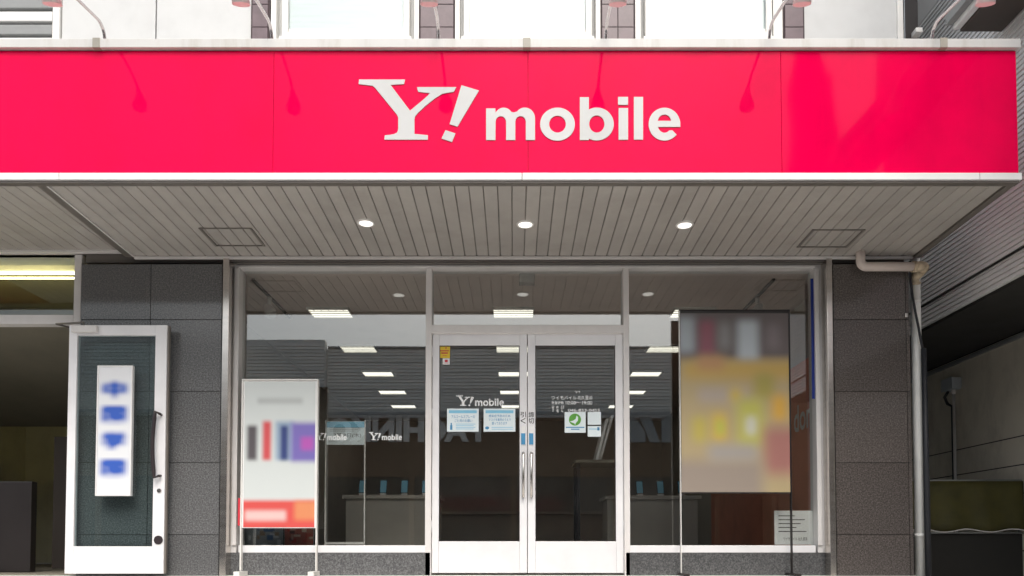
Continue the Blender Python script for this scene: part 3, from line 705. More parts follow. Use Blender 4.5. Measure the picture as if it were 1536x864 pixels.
# printed sheets low behind the glass
Yq = 0.42
for (u0, u1, lab, base, bl) in ((366, 424, 'blue and white picture sheets low in the window under the phone poster', (0.30, 0.33, 0.36), 0), (427, 470, 'red food picture sheet low in the window beside the blue sheets', (0.36, 0.10, 0.07), 1)):
    x0, x1, z0, z1 = RC(u0, 770, u1, 822, Yq)
    t = thing('picture_board', ((x0+x1)/2, Yq, FLOOR), lab, 'poster')
    box('board', x0, x1, Yq + 0.002, Yq + 0.02, z0, z1, M_box, t)
    box('leg', x0, x0 + 0.02, Yq + 0.021, Yq + 0.05, FLOOR, z1 - 0.02, M_frameblk, t); box('leg', x1 - 0.02, x1, Yq + 0.021, Yq + 0.05, FLOOR, z1 - 0.02, M_frameblk, t)
    random.seed(11 + bl); B_ = []
    for k in range(26):
        a, b = random.uniform(0, 0.9), random.uniform(0, 0.9); col = random.choice([(0.55, 0.6, 0.66), (0.08, 0.16, 0.30), (0.03, 0.03, 0.04), (0.30, 0.22, 0.16)] if not bl else [(0.5, 0.28, 0.22), (0.42, 0.04, 0.03), (0.10, 0.03, 0.03), (0.6, 0.45, 0.35)])
        B_.append((a, a + random.uniform(0.05, 0.25), b, b + random.uniform(0.04, 0.16), col, random.uniform(0.15, 0.5)))
    softprint('poster', x0, x1, z0, z1, Yq, base, B_, t, 0.03)
random.seed(21)
# right poster stand, outside the glass
YQ = 0.02
x0, x1, z0, z1 = RC(1021, 466, 1184.5, 740, YQ)
t = thing('poster_stand', ((x0+x1)/2, YQ + 0.02, FLOOR), 'tall dark topped poster stand with blurred yellow and orange print', 'poster stand')
box('poster_board', x0, x1, YQ + 0.002, YQ + 0.03, z0, z1, M_frameblk, t)
Bq = [(-0.1, 1.1, -0.1, 0.26, (0.13, 0.11, 0.11), 1.0), (-0.05, 0.13, 0.02, 0.22, (0.36, 0.40, 0.44), 1.1), (0.17, 0.32, 0.04, 0.24, (0.25, 0.09, 0.12), 1.0), (0.36, 0.46, 0.05, 0.2, (0.24, 0.24, 0.24), 1.2), (0.53, 0.72, 0.04, 0.27, (0.44, 0.49, 0.53), 1.0), (0.80, 0.92, 0.06, 0.20, (0.20, 0.17, 0.18), 1.2),
      (0.02, 1.1, 0.27, 0.37, (0.50, 0.34, 0.10), 1.3), (0.15, 0.40, 0.24, 0.32, (0.48, 0.27, 0.13), 1.2), (0.16, 0.62, 0.42, 0.50, (0.40, 0.34, 0.29), 1.2), (0.68, 0.86, 0.34, 0.48, (0.36, 0.31, 0.08), 1.2), (0.45, 0.56, 0.42, 0.5, (0.55, 0.40, 0.08), 1.2),
      (0.84, 0.98, 0.46, 0.60, (0.62, 0.36, 0.06), 1.2), (0.52, 0.76, 0.48, 0.74, (0.46, 0.45, 0.10), 1.4), (0.60, 0.69, 0.58, 0.68, (0.55, 0.55, 0.50), 1.0), (0.10, 0.24, 0.58, 0.72, (0.48, 0.40, 0.09), 1.2), (0.28, 0.42, 0.56, 0.72, (0.56, 0.40, 0.08), 1.1), (0.32, 0.40, 0.60, 0.68, (0.46, 0.46, 0.08), 0.8), (0.76, 1.1, 0.64, 0.9, (0.36, 0.16, 0.14), 1.6),
      (-0.1, 0.75, 0.82, 1.1, (0.30, 0.25, 0.21), 1.6), (0.25, 0.7, 0.74, 0.82, (0.34, 0.32, 0.31), 1.4)]
softprint('poster', x0 + 0.004, x1 - 0.004, z0 + 0.01, z1 - 0.022, YQ, (0.42, 0.335, 0.19), Bq, t, 0.06)
box('frame', x0 - 0.008, x0 - 0.001, YQ - 0.006, YQ + 0.03, FLOOR, z1, M_wframe, t, 0.002)
box('frame', x1 + 0.001, x1 + 0.009, YQ - 0.006, YQ + 0.03, FLOOR, z1, M_frameblk, t, 0.002)
box('frame', x0 - 0.009, x1 + 0.009, YQ - 0.008, YQ + 0.031, z1 + 0.001, z1 + 0.007, M_frameblk, t, 0.002)
box('foot', x0 - 0.02, x0 + 0.03, YQ - 0.15, YQ + 0.07, FLOOR - 0.012, FLOOR + 0.01, M_frameblk, t, 0.004); box('foot', x1 - 0.03, x1 + 0.02, YQ - 0.15, YQ + 0.07, FLOOR - 0.012, FLOOR + 0.01, M_frameblk, t, 0.004)
# date board behind the left pane
Yb = 0.34
x0, x1, z0, z1 = RC(488, 632, 549, 667, Yb)
t = thing('date_board', ((x0+x1)/2, Yb, FLOOR), 'white framed date board with light blue header behind the left pane', 'notice board')
box('board', x0 + 0.01, x1 - 0.01, Yb, Yb + 0.012, z0, z1, M_paperblue, t)
box('header', x0 + 0.012, x1 - 0.012, Yb - 0.003, Yb - 0.0004, z1 - 0.055, z1 - 0.004, M_cyan, t)
for a in (x0, x1 - 0.014): box('leg', a, a + 0.0095, Yb - 0.006, Yb + 0.016, FLOOR, z1 + 0.01, M_wframe, t, 0.003)
box('rail', x0, x1 - 0.004, Yb + 0.002, Yb + 0.014, FLOOR + 0.25, FLOOR + 0.27, M_wframe, t)
W_, H_ = x1 - x0, z1 - z0
text('lettering', '7月 8日(木)', x0 + 0.20*W_, x0 + 0.88*W_, z1 - 0.72*H_, z1 - 0.50*H_, Yb - 0.0015, M_black_ink, t, 0.0)
for k in range(3): bar('print_band', t, x0, x1, z0, z1, 0.1, 0.9 - 0.1 * k, 0.27 + k * 0.07, 0.285 + k * 0.07, Yb - 0.0015, M_shutter)
for a in (0.08, 0.55): bar('print_band', t, x0, x1, z0, z1, a, a + 0.3, 0.84, 0.855, Yb - 0.0015, M_shutter)
# violet banner, partly behind the poster stand
x0, x1, z0, z1 = RC(452, 634, 478, 700, 0.7)
t = thing('banner_stand', ((x0+x1)/2, 0.7, FLOOR), 'narrow violet banner stand between the phone poster and the date board', 'banner')
box('banner', x0, x1, 0.7, 0.71, z0, z1, M_purple, t); box('pole', (x0+x1)/2 - 0.01, (x0+x1)/2 + 0.01, 0.711, 0.73, FLOOR + 0.02, z1, M_frameblk, t); box('base', x0, x1, 0.62, 0.80, FLOOR, FLOOR + 0.02, M_frameblk, t, 0.004)
# boards leaning on a small table inside, right door
Yx = 0.95
ztb = ZZ(690, Yx)
t = thing('display_table', (XX(900, Yx), Yx + 0.2, FLOOR), 'small dark display table behind the right entrance door glass', 'table')
tx0, tx1 = XX(862, Yx), XX(940, Yx)
box('top', tx0, tx1, Yx - 0.03, Yx + 0.42, ztb - 0.03, ztb, M_ldark, t, 0.004)
for a in (tx0 + 0.02, tx1 - 0.05):
    for b in (Yx, Yx + 0.36): box('leg', a, a + 0.03, b, b + 0.03, FLOOR, ztb - 0.0305, M_frameblk, t)
for k, (ua, ub, vt) in enumerate(((893, 913, 628), (898, 922, 621))):
    xa, xb, zb2 = XX(ua, Yx), XX(ub, Yx), ZZ(vt, Yx)
    q = thing('leaning_board', (xa, Yx, ztb), ('short' if k == 0 else 'tall') + ' white board leaning behind the right entrance door glass', 'board', 'white boards leaning inside')
    dx = 0.026
    vs = [(xa + s_, y, ztb + 0.001) for s_ in (0, dx) for y in (Yx + k * 0.05, Yx + 0.3)] + [(xb + s_ - dx, y, zb2) for s_ in (0, dx) for y in (Yx + k * 0.05, Yx + 0.3)]
    mk('panel', vs, [(0, 1, 3, 2), (4, 6, 7, 5), (0, 4, 5, 1), (2, 3, 7, 6), (0, 2, 6, 4), (1, 5, 7, 3)], M_white, q)

# ------------------------------------------------------------------ inside the shop
rown = ['nearest', 'second', 'third', 'fourth', 'farthest']
tro_y = [1.42, 2.78, 4.05, 5.25, 6.4]
for col, cx in (('left', -1.9), ('middle', 0.0), ('right', 1.86)):
    for r, y in enumerate(tro_y):
        t = thing('ceiling_light', (cx, y, ZC), '%s lit ceiling panel of the %s row inside the shop' % (rown[r], col), 'ceiling light', 'ceiling panels in the shop')
        hw, hd = 0.215, 0.14
        box('lamp_panel', cx - hw + 0.012, cx + hw - 0.012, y - hd + 0.012, y + hd - 0.012, ZC - 0.016, ZC - 0.004, M_troff, t)
        boxes('frame', [(cx - hw, cx + hw, y - hd, y - hd + 0.011, ZC - 0.03, ZC - 0.001), (cx - hw, cx + hw, y + hd - 0.011, y + hd, ZC - 0.03, ZC - 0.001), (cx - hw, cx - hw + 0.011, y - hd + 0.0115, y + hd - 0.0115, ZC - 0.03, ZC - 0.001), (cx + hw - 0.011, cx + hw, y - hd + 0.0115, y + hd - 0.0115, ZC - 0.03, ZC - 0.001)], M_louv, t)
        if r < 2:
            boxes('louvre', [(cx - hw + 0.0115, cx + hw - 0.0115, y + d - 0.002, y + d + 0.002, ZC - 0.028, ZC - 0.017) for d in (-0.07, 0, 0.07)] + [(cx - 0.15 + k * 0.075, cx - 0.147 + k * 0.075, y - hd + 0.0115, y - 0.075, ZC - 0.027, ZC - 0.0175) for k in range(5)], M_louv, t)
for s, nm in ((-1, 'left'), (1, 'right')):
    x = 2.38 * s
    t = thing('track_light', (x, 1.0, ZC), 'white spot lamp on a dark ceiling track near the %s end of the shop window' % nm, 'spotlight', 'track spotlights')
    box('track', x - 0.012, x + 0.012, 0.5, 1.6, ZC - 0.022, ZC - 0.001, M_track, t)
    tube('stem', [(x, 0.95, ZC - 0.022), (x, 0.95, ZC - 0.10)], 0.02, M_lampw, t, 10)
    tube('lamp_head', [(x + 0.03 * s, 0.98, ZC - 0.09), (x + 0.01 * s, 0.95, ZC - 0.13), (x - 0.03 * s, 0.91, ZC - 0.19), (x - 0.04 * s, 0.90, ZC - 0.205)], [0.035, 0.045, 0.058, 0.05], M_lampw, t, 16)
sx0, sx1, sz0, sz1 = RC(779, 402, 802, 426.5, 0.30)
t = box('door_sensor', sx0, sx1, 0.26, 0.34, sz0, ZC - 0.002, M_slat, None, 0.006); tag(t, 'small pale box hanging behind the glass above the entrance doors', 'sensor')
# coral wall graphic on the right wall
zg = 2.70
t = thing('wall_graphic', (XI1, 1.5, FLOOR), 'coral wall graphic with pale lettering on the right wall inside', 'wall graphic')
box('panel', XI1 - 0.012, XI1 - 0.001, 0.35, 4.5, FLOOR + 0.05, zg, M_panelred, t)
box('red_square', XI1 - 0.018, XI1 - 0.0125, 0.78, 0.98, 1.95, 2.42, M_redd, t)
vs, fs = text2d('dom', 0.02)
hx = max(v[0] for v in vs); hz = max(v[1] for v in vs)
mk('lettering', [(XI1 - 0.020, 1.36 - v[0] / hx * 0.52, 2.02 + v[1] / hz * 0.26) for v in vs], fs, M_white, t)
x0, x1, z0, z1 = RC(1217.0, 418, 1222.6, 598, 0.12)
t = box('banner', x0, x1, 0.118, 0.124, z0, z1, M_navy); tag(t, 'narrow navy blue banner along the right edge of the shop window', 'banner')
# counter
t = thing('service_counter', (0.3, 5.2, FLOOR), 'long low service counter deep inside the dim shop', 'counter')
box('top', -1.9, 2.3, 4.9, 5.5, FLOOR + 0.72, FLOOR + 0.76, M_iwall, t, 0.005); box('front', -1.85, 2.25, 4.95, 5.0, FLOOR, FLOOR + 0.719, M_iwall, t)

def counter(name, label, x0, x1, y0, y1, h):
    t = thing(name, ((x0 + x1) / 2, (y0 + y1) / 2, FLOOR), label, 'counter')
    box('top', x0, x1, y0, y1, FLOOR + h, FLOOR + h + 0.04, M_iwall, t, 0.006)
    box('front', x0 + 0.03, x1 - 0.03, y0 + 0.04, y0 + 0.06, FLOOR + 0.08, FLOOR + h - 0.001, M_iwall, t)
    for a in (x0 + 0.03, x1 - 0.05): box('side', a, a + 0.02, y0 + 0.061, y1 - 0.03, FLOOR, FLOOR + h - 0.001, M_iwall, t)
def phone(label, x, y, z):
    t = thing('display_phone', (x, y, z), label, 'phone', 'phones on the display counters')
    vs = bverts(x - 0.036, x + 0.036, -0.004, 0.004, 0, 0.15)
    vs = [(a, y + b + c * 0.35, z + 0.03 + c * 0.93) for a, b, c in vs]
    mk('body', vs, BF, M_frameblk, t)
    vs = [(x + a, y - 0.0046 + c * 0.35, z + 0.03 + c * 0.93) for a, c in ((-0.032, 0.006), (0.032, 0.006), (0.032, 0.144), (-0.032, 0.144))]
    mk('screen', vs, [(0, 1, 2, 3)], M_cyan, t)
    box('stand', x - 0.03, x + 0.03, y - 0.01, y + 0.07, z, z + 0.028, M_white, t, 0.004)
counter('display_counter', 'white display counter with phones behind the left shop pane', -1.75, -0.75, 1.35, 1.85, 0.72)
counter('display_counter', 'white display counter with phones behind the right shop pane', 0.95, 1.95, 1.45, 1.95, 0.72)
for k in range(4): phone('%s of the phones on the left display counter' % ['leftmost', 'second from left', 'third from left', 'rightmost'][k], -1.58 + k * 0.22, 1.5, FLOOR + 0.76)
for k in range(4): phone('%s of the phones on the right display counter' % ['leftmost', 'second from left', 'third from left', 'rightmost'][k], 1.12 + k * 0.22, 1.6, FLOOR + 0.76)

# ------------------------------------------------------------------ the left entrance
YE = 0.05
ent = thing('entrance_frame', (XX(70, YE), YE, FLOOR), 'aluminium entrance frame with a transom window at the left edge', 'door frame')
x0, x1, z0, z1 = RC(107, 376, 118, 868, YE)
box('jamb', x0, x1, YE, YE + 0.09, FLOOR, ZL1 - 0.02, M_alu, ent, 0.004)
xa = -5.6
box('head', xa, x0 - 0.001, YE, YE + 0.09, ZZ(381, YE), ZL1 - 0.02, M_alu, ent, 0.004)
box('transom_bar', xa, x0 - 0.001, YE, YE + 0.09, ZZ(486, YE), ZZ(472, YE), M_alu, ent, 0.004)
box('glass_pane', xa, x0 + 0.003, YE + 0.05, YE + 0.056, ZZ(473, YE), ZZ(380, YE), M_glassup, ent)
box('jamb', xa - 0.06, xa - 0.001, YE, YE + 0.09, FLOOR, ZL1 - 0.02, M_alu, ent, 0.004)
box('entrance_wall', XL, xa - 0.061, 0.0, 0.118, -0.1, ZL1 - 0.02, M_granite, bld)
# lobby behind it
lob = [('lobby_wall', -6.8, XI0 - 0.35, 4.0, 4.1, FLOOR, ZC + 0.15, M_lwall), ('lobby_wall', XI0 - 0.45, XI0 - 0.11, 0.30, 4.0, FLOOR, ZC + 0.15, M_lwall), ('lobby_wall', -6.9, -6.8, 0.30, 4.1, FLOOR, ZC + 0.15, M_lwall), ('lobby_ceiling', -6.8, XI0 - 0.46, 0.305, 4.0, ZC + 0.145, ZC + 0.158, M_lwall), ('lobby_floor', -6.8, XI0 - 0.46, 0.165, 4.0, FLOOR - 0.15, FLOOR - 0.002, M_ldark)]
for nm, a, b, c, d, e, f, m in lob: box(nm, a, b, c, d, e, f, m, bld)
zA, zB = ZZ(484, 0.35), ZZ(640, 2.6)
vs = [(x, y, z) for x in (-6.78, XI0 - 0.47) for (y, z) in ((0.32, zA), (2.6, zB), (0.32, zA + 0.06), (2.6, zB + 0.1))]
mk('stair_underside', vs, [(0, 1, 5, 4), (2, 6, 7, 3), (0, 4, 6, 2), (1, 3, 7, 5), (0, 2, 3, 1), (4, 5, 7, 6)], M_ldark, bld)
Yt = 0.42
zt1 = ZZ(413, Yt)
t = thing('fluorescent_lamp', (XX(40, Yt), Yt, zt1), 'lit twin tube lamp seen through the transom at the left edge', 'lamp')
box('housing', -5.5, -3.9, Yt + 0.01, Yt + 0.07, zt1 + 0.042, ZC + 0.143, M_lampw, t, 0.005)
tube('lamp_tube', [(-5.45, Yt, zt1 + 0.018), (-3.95, Yt, zt1 + 0.018)], 0.012, M_tube, t, 10)
tube('lamp_tube', [(-5.45, Yt + 0.08, zt1 + 0.005), (-3.95, Yt + 0.08, zt1 + 0.005)], 0.009, M_tube, t, 10)
x0, x1, z0, z1 = RC(-20, 722, 47, 792, 0.5)
t = box('black_cabinet', x0, x1, 0.5, 0.58, FLOOR, z1, M_frameblk, None, 0.008); tag(t, 'black box standing in the dark left entrance', 'cabinet')
x0, x1, z0, z1 = RC(80, 655, 90, 792, 1.6)
t = box('inner_door', x0, x1 + 0.5, 1.6, 1.64, FLOOR, z1, M_eave, None, 0.004); tag(t, 'narrow dark brown door half hidden inside the left entrance', 'door')
# the open glass door, swung back against the granite
Yo = -0.115
x0, x1 = XX(102.5, Yo, 560), XX(249.5, Yo, 560)
zt_, zb_ = ZZ(487.5, Yo), FLOOR + 0.01
od = thing('glass_door', (x0, Yo + 0.02, FLOOR), 'open aluminium framed glass door standing back against the granite wall', 'door')
xg0, xg1 = x0 + 0.068, x1 - 0.095; zg1 = ZZ(503, Yo); zg0 = ZZ(819.5, Yo)
box('stile', x0, xg0, Yo, Yo + 0.042, zb_, zt_, M_aluw, od, 0.004); box('stile', xg1, x1, Yo, Yo + 0.042, zb_, zt_, M_aluw, od, 0.004)
box('top_rail', xg0 + 0.0006, xg1 - 0.0006, Yo + 0.002, Yo + 0.04, zg1, zt_, M_aluw, od, 0.003); box('bottom_rail', xg0 + 0.0006, xg1 - 0.0006, Yo + 0.002, Yo + 0.04, zb_, zg0, M_aluw, od, 0.003)
box('glass_pane', xg0 - 0.004, xg1 + 0.004, Yo + 0.018, Yo + 0.024, zg0 - 0.004, zg1 + 0.004, M_glass2, od)
box('edge_strip', x1 + 0.0005, x1 + 0.014, Yo + 0.012, Yo + 0.04, zb_, zt_ - 0.003, M_darktrim, od, 0.002)
box('door_closer', x0 + 0.035, x0 + 0.245, Yo - 0.035, Yo - 0.0005, ZZ(499.5, Yo), ZZ(489.5, Yo), M_alu, od, 0.006)
zc_ = ZZ(487, Yo)
tube('closer_arm', [(x0 + 0.13, Yo - 0.02, ZZ(490, Yo)), (x0 + 0.13, Yo - 0.02, zc_ + 0.012), (x0 - 0.12, Yo + 0.02, zc_ + 0.012), (x0 - 0.05, YE - 0.002, zc_ + 0.014)], 0.008, M_darktrim, od, 8)
xh = x1 - 0.052
za_, zb3 = ZZ(619, Yo), ZZ(717, Yo)
pts = [(xh + 0.02, Yo, za_ - 0.02), (xh + 0.018, Yo - 0.03, za_ - 0.015)] + [(xh - 0.012 - 0.018 * math.sin(math.pi * q / 10), Yo - 0.045, za_ + (zb3 - za_) * q / 10) for q in range(11)] + [(xh + 0.018, Yo - 0.03, zb3 + 0.015), (xh + 0.02, Yo, zb3 + 0.02)]
tube('handle', pts, [0.009, 0.011] + [0.016] * 11 + [0.011, 0.009], M_handle, od, 10)
for nm, v, r, m in (('lock', 736, 0.017, M_steel), ('finger_pull', 810, 0.036, M_handle)):
    z = ZZ(v, Yo); tube(nm, [(xh + 0.01, Yo - 0.0005, z), (xh + 0.01, Yo - 0.008, z)], r, m, od, 18)
# sign plate on that door
Ysn = Yo - 0.012
x0, x1, z0, z1 = RC(146, 549, 199, 744, Yo)
t = thing('door_sign', ((x0+x1)/2, Yo, z0), 'white upright sign plate with four blurred blue characters', 'sign')
box('plate', x0, x1, Ysn + 0.001, Yo + 0.017, z0, z1, M_trim, t, 0.002)
blu = (0.05, 0.13, 0.50)
def glyph_mask(ch, n=26, passes=3, rad=2):
    """Coverage of one character on an n by n grid, blurred."""
    vs, fs = text2d(ch, 0.03)
    lx, hx = min(v[0] for v in vs), max(v[0] for v in vs); lz, hz = min(v[1] for v in vs), max(v[1] for v in vs)
    g = [[0.0] * n for _ in range(n)]; pad = 3; m = n - 2 * pad
    tri = [(f[0], f[k], f[k + 1]) for f in fs for k in range(1, len(f) - 1)]
    for t3 in tri:
        q = [(pad + (vs[i][0] - lx) / (hx - lx) * m, pad + (hz - vs[i][1]) / (hz - lz) * m) for i in t3]
        d = (q[1][0] - q[0][0]) * (q[2][1] - q[0][1]) - (q[2][0] - q[0][0]) * (q[1][1] - q[0][1])
        if abs(d) < 1e-9: continue
        for sy in range(int(min(p[1] for p in q) * 2), int(max(p[1] for p in q) * 2) + 2):
            for sx in range(int(min(p[0] for p in q) * 2), int(max(p[0] for p in q) * 2) + 2):
                px, py = sx / 2 + 0.25, sy / 2 + 0.25
                a = ((q[1][0] - px) * (q[2][1] - py) - (q[2][0] - px) * (q[1][1] - py)) / d
                b = ((q[2][0] - px) * (q[0][1] - py) - (q[0][0] - px) * (q[2][1] - py)) / d
                if a >= 0 and b >= 0 and a + b <= 1 and 0 <= int(py) < n and 0 <= int(px) < n: g[int(py)][int(px)] = min(1.0, g[int(py)][int(px)] + 0.25)
    for _ in range(passes):
        for _ax in range(2):
            g = [[sum(r_[max(0, i - rad):i + rad + 1]) / (2 * rad + 1) for i in range(n)] for r_ in g]
            g = [list(c) for c in zip(*g)]
    return g
sg = softprint('print', x0 + 0.012, x1 - 0.012, z0 + 0.012, z1 - 0.012, Ysn, (0.76, 0.78, 0.81), [], t, 0.03, 40, 150)
at = sg.data.color_attributes['print']
for ch, fc in (('中', 0.185), ('国', 0.385), ('学', 0.585), ('国', 0.80)):
    gm = glyph_mask(ch); n_ = 26
    for jj in range(n_):
        for ii in range(n_):
            row = int(fc * 150) + jj - 13; col_ = 20 + int((ii - 13) * 1.5)
            for dc in (0, 1):
                k = row * 41 + min(40, max(0, col_ + dc)); f_ = min(1.0, gm[jj][ii] * 1.5)
                at.data[k].color = tuple(a * (1 - f_) + b * f_ for a, b in zip((0.76, 0.78, 0.81), (0.04, 0.11, 0.48))) + (1.0,)
for a, b in ((x0, x0 + 0.011), (x1 - 0.011, x1)): box('frame', a, b, Ysn - 0.006, Ysn + 0.0008, z0, z1, M_trim, t, 0.002)
for a, b in ((z0, z0 + 0.011), (z1 - 0.011, z1)): box('frame', x0 + 0.0112, x1 - 0.0112, Ysn - 0.006, Ysn + 0.0008, a, b, M_trim, t, 0.002)

# ------------------------------------------------------------------ rain pipe and cable at the right corner
Yp = -0.075
(xe, ze) = P(1291, 400, Yp); xk = XX(1384, Yp, 400)
r = 0.037
t = thing('rain_pipe', (xe, Yp, ze), 'beige plastic rain pipe crossing under the canopy to the corner', 'pipe')
pts = [(xe, Yp, ZS1 + 0.03)] + [(xe, Yp, ze + 0.05)] + arc((xe + 0.05, Yp, ze + 0.05), 0.05, math.pi, 1.5 * math.pi, 7)[1:] + [(xk - 0.06, Yp, ze)]
tube('pipe', pts, r, M_pvc, t, 18)
xv, Yv = XX(1376, 0.07), 0.07
pts = [(xk - 0.059, Yp, ze), (xk - 0.02, Yp, ze)] + arc((xk - 0.02, Yp + 0.045, ze), 0.045, -math.pi / 2, 0, 6, (1, 0, 0), (0, 1, 0))[1:] + [(xk + 0.022, Yp + 0.08, ze - 0.012), (xk + 0.0, Yp + 0.13, ze - 0.05), (xv + 0.005, Yv, ze - 0.10)]
tube('elbow', pts, r + 0.006, M_rust, t, 18)
tube('collar', [(xk - 0.085, Yp, ze), (xk - 0.055, Yp, ze)], r + 0.008, M_rust, t, 18)
t = thing('downpipe', (xv, Yv, 0), 'white upright rain downpipe beside the brown granite corner', 'pipe')
tube('pipe', [(xv, Yv, -0.05), (xv, Yv, ZS1 + 1.6)], 0.040, M_pvcw, t, 18)
for v in (424, 452, 803): 
    z = ZZ(v, Yv); tube('collar', [(xv, Yv, z - 0.015), (xv, Yv, z + 0.015)], 0.0435, M_pvcw, t, 18)
Ykb = -0.005
t = thing('cable_sleeve', (XX(1387, 0.02), 0.02, 0), 'black cable dropping into a thick black sleeve beside the downpipe', 'cable')
cp = [(1365, 392), (1365.5, 415), (1368, 440), (1373, 468), (1378, 492), (1381.5, 512), (1384.5, 525)]
tube('cable', [(P(u, v, Ykb)[0], Ykb, P(u, v, Ykb)[1]) for u, v in cp], 0.010, M_black, t, 8)
tube('sleeve', [(XX(1387, Ykb), Ykb, ZZ(523, Ykb)), (XX(1387.5, Ykb), Ykb, ZZ(700, Ykb)), (XX(1388, Ykb), Ykb, -0.02)], [0.021, 0.024, 0.024], M_black, t, 12)
for v in (470, 500): 
    xq, zq = P(1367, v, 0)
t = box('cable_clip', XX(1360, 0) - 0.01, XX(1360, 0) + 0.01, -0.02, 0.0, ZZ(477, 0), ZZ(471, 0), M_steel, None, 0.002); tag(t, 'small metal clip on the brown granite beside the black cable', 'clip')

# ------------------------------------------------------------------ the neighbouring building on the right
X1n, X2n = 3.97, 4.96
Y0n, Y1n = -4.1, 9.0
nb = thing('neighbour_building', (6.0, 2.0, 0), 'grey ribbed siding building next door with a dark overhang', 'building')
zsb = ZZ(495, 1.0)
zmid = CZ + (820 - 460) / 1080 * 6.98
ztop = 9.5
box('upper_wall', X1n + 0.012, 9.5, Y0n, Y1n, zsb, ztop, M_siding, nb)
ch = 0.043
nb1 = int((ztop - zsb) / ch)
vsb = [(X1n, Y0n, 0.003), (X1n, Y1n, 0.003), (X1n - 0.008, Y0n, 0.005), (X1n - 0.008, Y1n, 0.005), (X1n - 0.002, Y0n, ch - 0.004), (X1n - 0.002, Y1n, ch - 0.004), (X1n + 0.011, Y0n, ch - 0.004), (X1n + 0.011, Y1n, ch - 0.004), (X1n + 0.011, Y0n, 0.003), (X1n + 0.011, Y1n, 0.003)]
fsb = [(0, 1, 3, 2), (2, 3, 5, 4), (4, 5, 7, 6), (6, 7, 9, 8), (8, 9, 1, 0), (0, 2, 4, 6, 8), (1, 9, 7, 5, 3)]
meb, cb = mesh('siding_board', vsb, fsb, M_siding)
for k in range(nb1):
    z = zsb + k * ch
    if z < 5.9: link('siding_board', meb, cb + Vector((0, 0, z)), nb)
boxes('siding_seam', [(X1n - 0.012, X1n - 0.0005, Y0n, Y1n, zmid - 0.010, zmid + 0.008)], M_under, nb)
box('siding_upper', X1n - 0.004, X1n + 0.0115, Y0n, Y1n, zsb + ch * math.ceil((5.9 - zsb) / ch) + 0.002, ztop, M_siding, nb)
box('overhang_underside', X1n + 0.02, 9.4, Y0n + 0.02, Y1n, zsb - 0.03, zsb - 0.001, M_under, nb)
zrail = ZZ(555, 2.6)
box('block_wall', X2n, X2n + 0.2, -1.6, Y1n, -0.1, zsb - 0.031, M_conc, nb)
box('wall_rail', X2n - 0.03, X2n - 0.001, -1.6, Y1n, zsb - 0.09, zsb - 0.05, M_shutter, nb)
for k in range(7):
    zj = 0.25 + k * 0.28
    if zj < zsb - 0.12: box('block_joint', X2n - 0.003, X2n - 0.0002, -1.6, Y1n, zj - 0.005, zj + 0.005, M_under, nb)
box('front_pier', 8.8, 9.4, Y0n + 0.04, Y0n + 0.3, -0.1, zsb - 0.031, M_conc, nb)
# eave
ze0 = 5.02
ev = box('eave', 3.62, X1n - 0.015, Y0n - 0.2, -0.3, ze0, ze0 + 0.16, M_eave, nb)
box('gutter', 3.56, 3.618, Y0n - 0.2, -0.3, ze0 + 0.01, ze0 + 0.11, M_siding, ev, 0.012)
box('eave_board', 3.50, 3.558, Y0n - 0.2, -0.3, ze0 + 0.05, ze0 + 0.16, M_shutter, ev, 0.004)
# utility box on the block wall
Yx = -6 + X2n * 1080 / (1439 - 770)
zb0, zb1 = CZ + (820 - 584) / 1080 * (Yx + 6), CZ + (820 - 567) / 1080 * (Yx + 6)
t = thing('utility_box', (X2n, Yx, zb0), 'small grey electric box with a conduit on the neighbouring block wall', 'electric box')
box('case', X2n - 0.10, X2n - 0.001, Yx - 0.10, Yx + 0.10, zb0, zb1, M_box, t, 0.006); box('lid', X2n - 0.112, X2n - 0.1005, Yx - 0.105, Yx + 0.105, zb0 - 0.004, zb1 + 0.006, M_box, t, 0.005)
tube('connector', [(X2n - 0.05, Yx - 0.03, zb0 - 0.001), (X2n - 0.05, Yx - 0.03, zb0 - 0.05)], [0.028, 0.018], M_lampw, t, 12)
tube('conduit', [(X2n - 0.05, Yx - 0.03, zb0 - 0.05), (X2n - 0.05, Yx - 0.03, 0.0)], 0.015, M_lampw, t, 10)
tube('cable', [(X2n - 0.06, Yx + 0.05, zb0), (X2n - 0.08, Yx + 0.09, zb0 - 0.06), (X2n - 0.06, Yx + 0.07, zb0 - 0.14), (X2n - 0.03, Yx + 0.03, zb0 - 0.18), (X2n - 0.03, Yx + 0.03, 0.0)], 0.016, M_black, t, 8)
# gate with olive sheet across the passage
Yg = 1.0
gx0, gx1 = XR + 0.06, X2n - 0.01
t = thing('passage_gate', ((gx0 + gx1) / 2, Yg, 0), 'low dark gate hung with an olive plastic sheet in the side passage', 'gate')
ztp, zlo = ZZ(722, Yg), ZZ(796, Yg)
vs, fs = [], []
nn = 40
for j in range(7):
    for i in range(nn + 1):
        x = gx0 + (gx1 - gx0) * i / nn
        z = zlo + 0.015 * math.sin(i * 0.55) + (ztp - zlo - 0.015 * math.sin(i * 0.55)) * j / 6
        vs.append((x, Yg - 0.03 + 0.012 * math.sin(i * 0.75 + j * 0.3) * (1 - j / 7), z))
for j in range(6):
    for i in range(nn):
        a = j * (nn + 1) + i; fs.append((a, a + 1, a + nn + 2, a + nn + 1))
sh = mk('olive_sheet', vs, fs, M_olive, t, smooth=True); md = sh.modifiers.new('thick', 'SOLIDIFY'); md.thickness = 0.003
hem = [(gx0 + (gx1 - gx0) * i / nn, Yg - 0.034 + 0.012 * math.sin(i * 0.75), zlo + 0.015 * math.sin(i * 0.55)) for i in range(nn + 1)]
tube('hem', hem, 0.006, M_lampw, t, 6)
tube('top_rail', [(gx0, Yg, ztp), (gx1, Yg, ztp)], 0.018, M_shutter, t, 10)
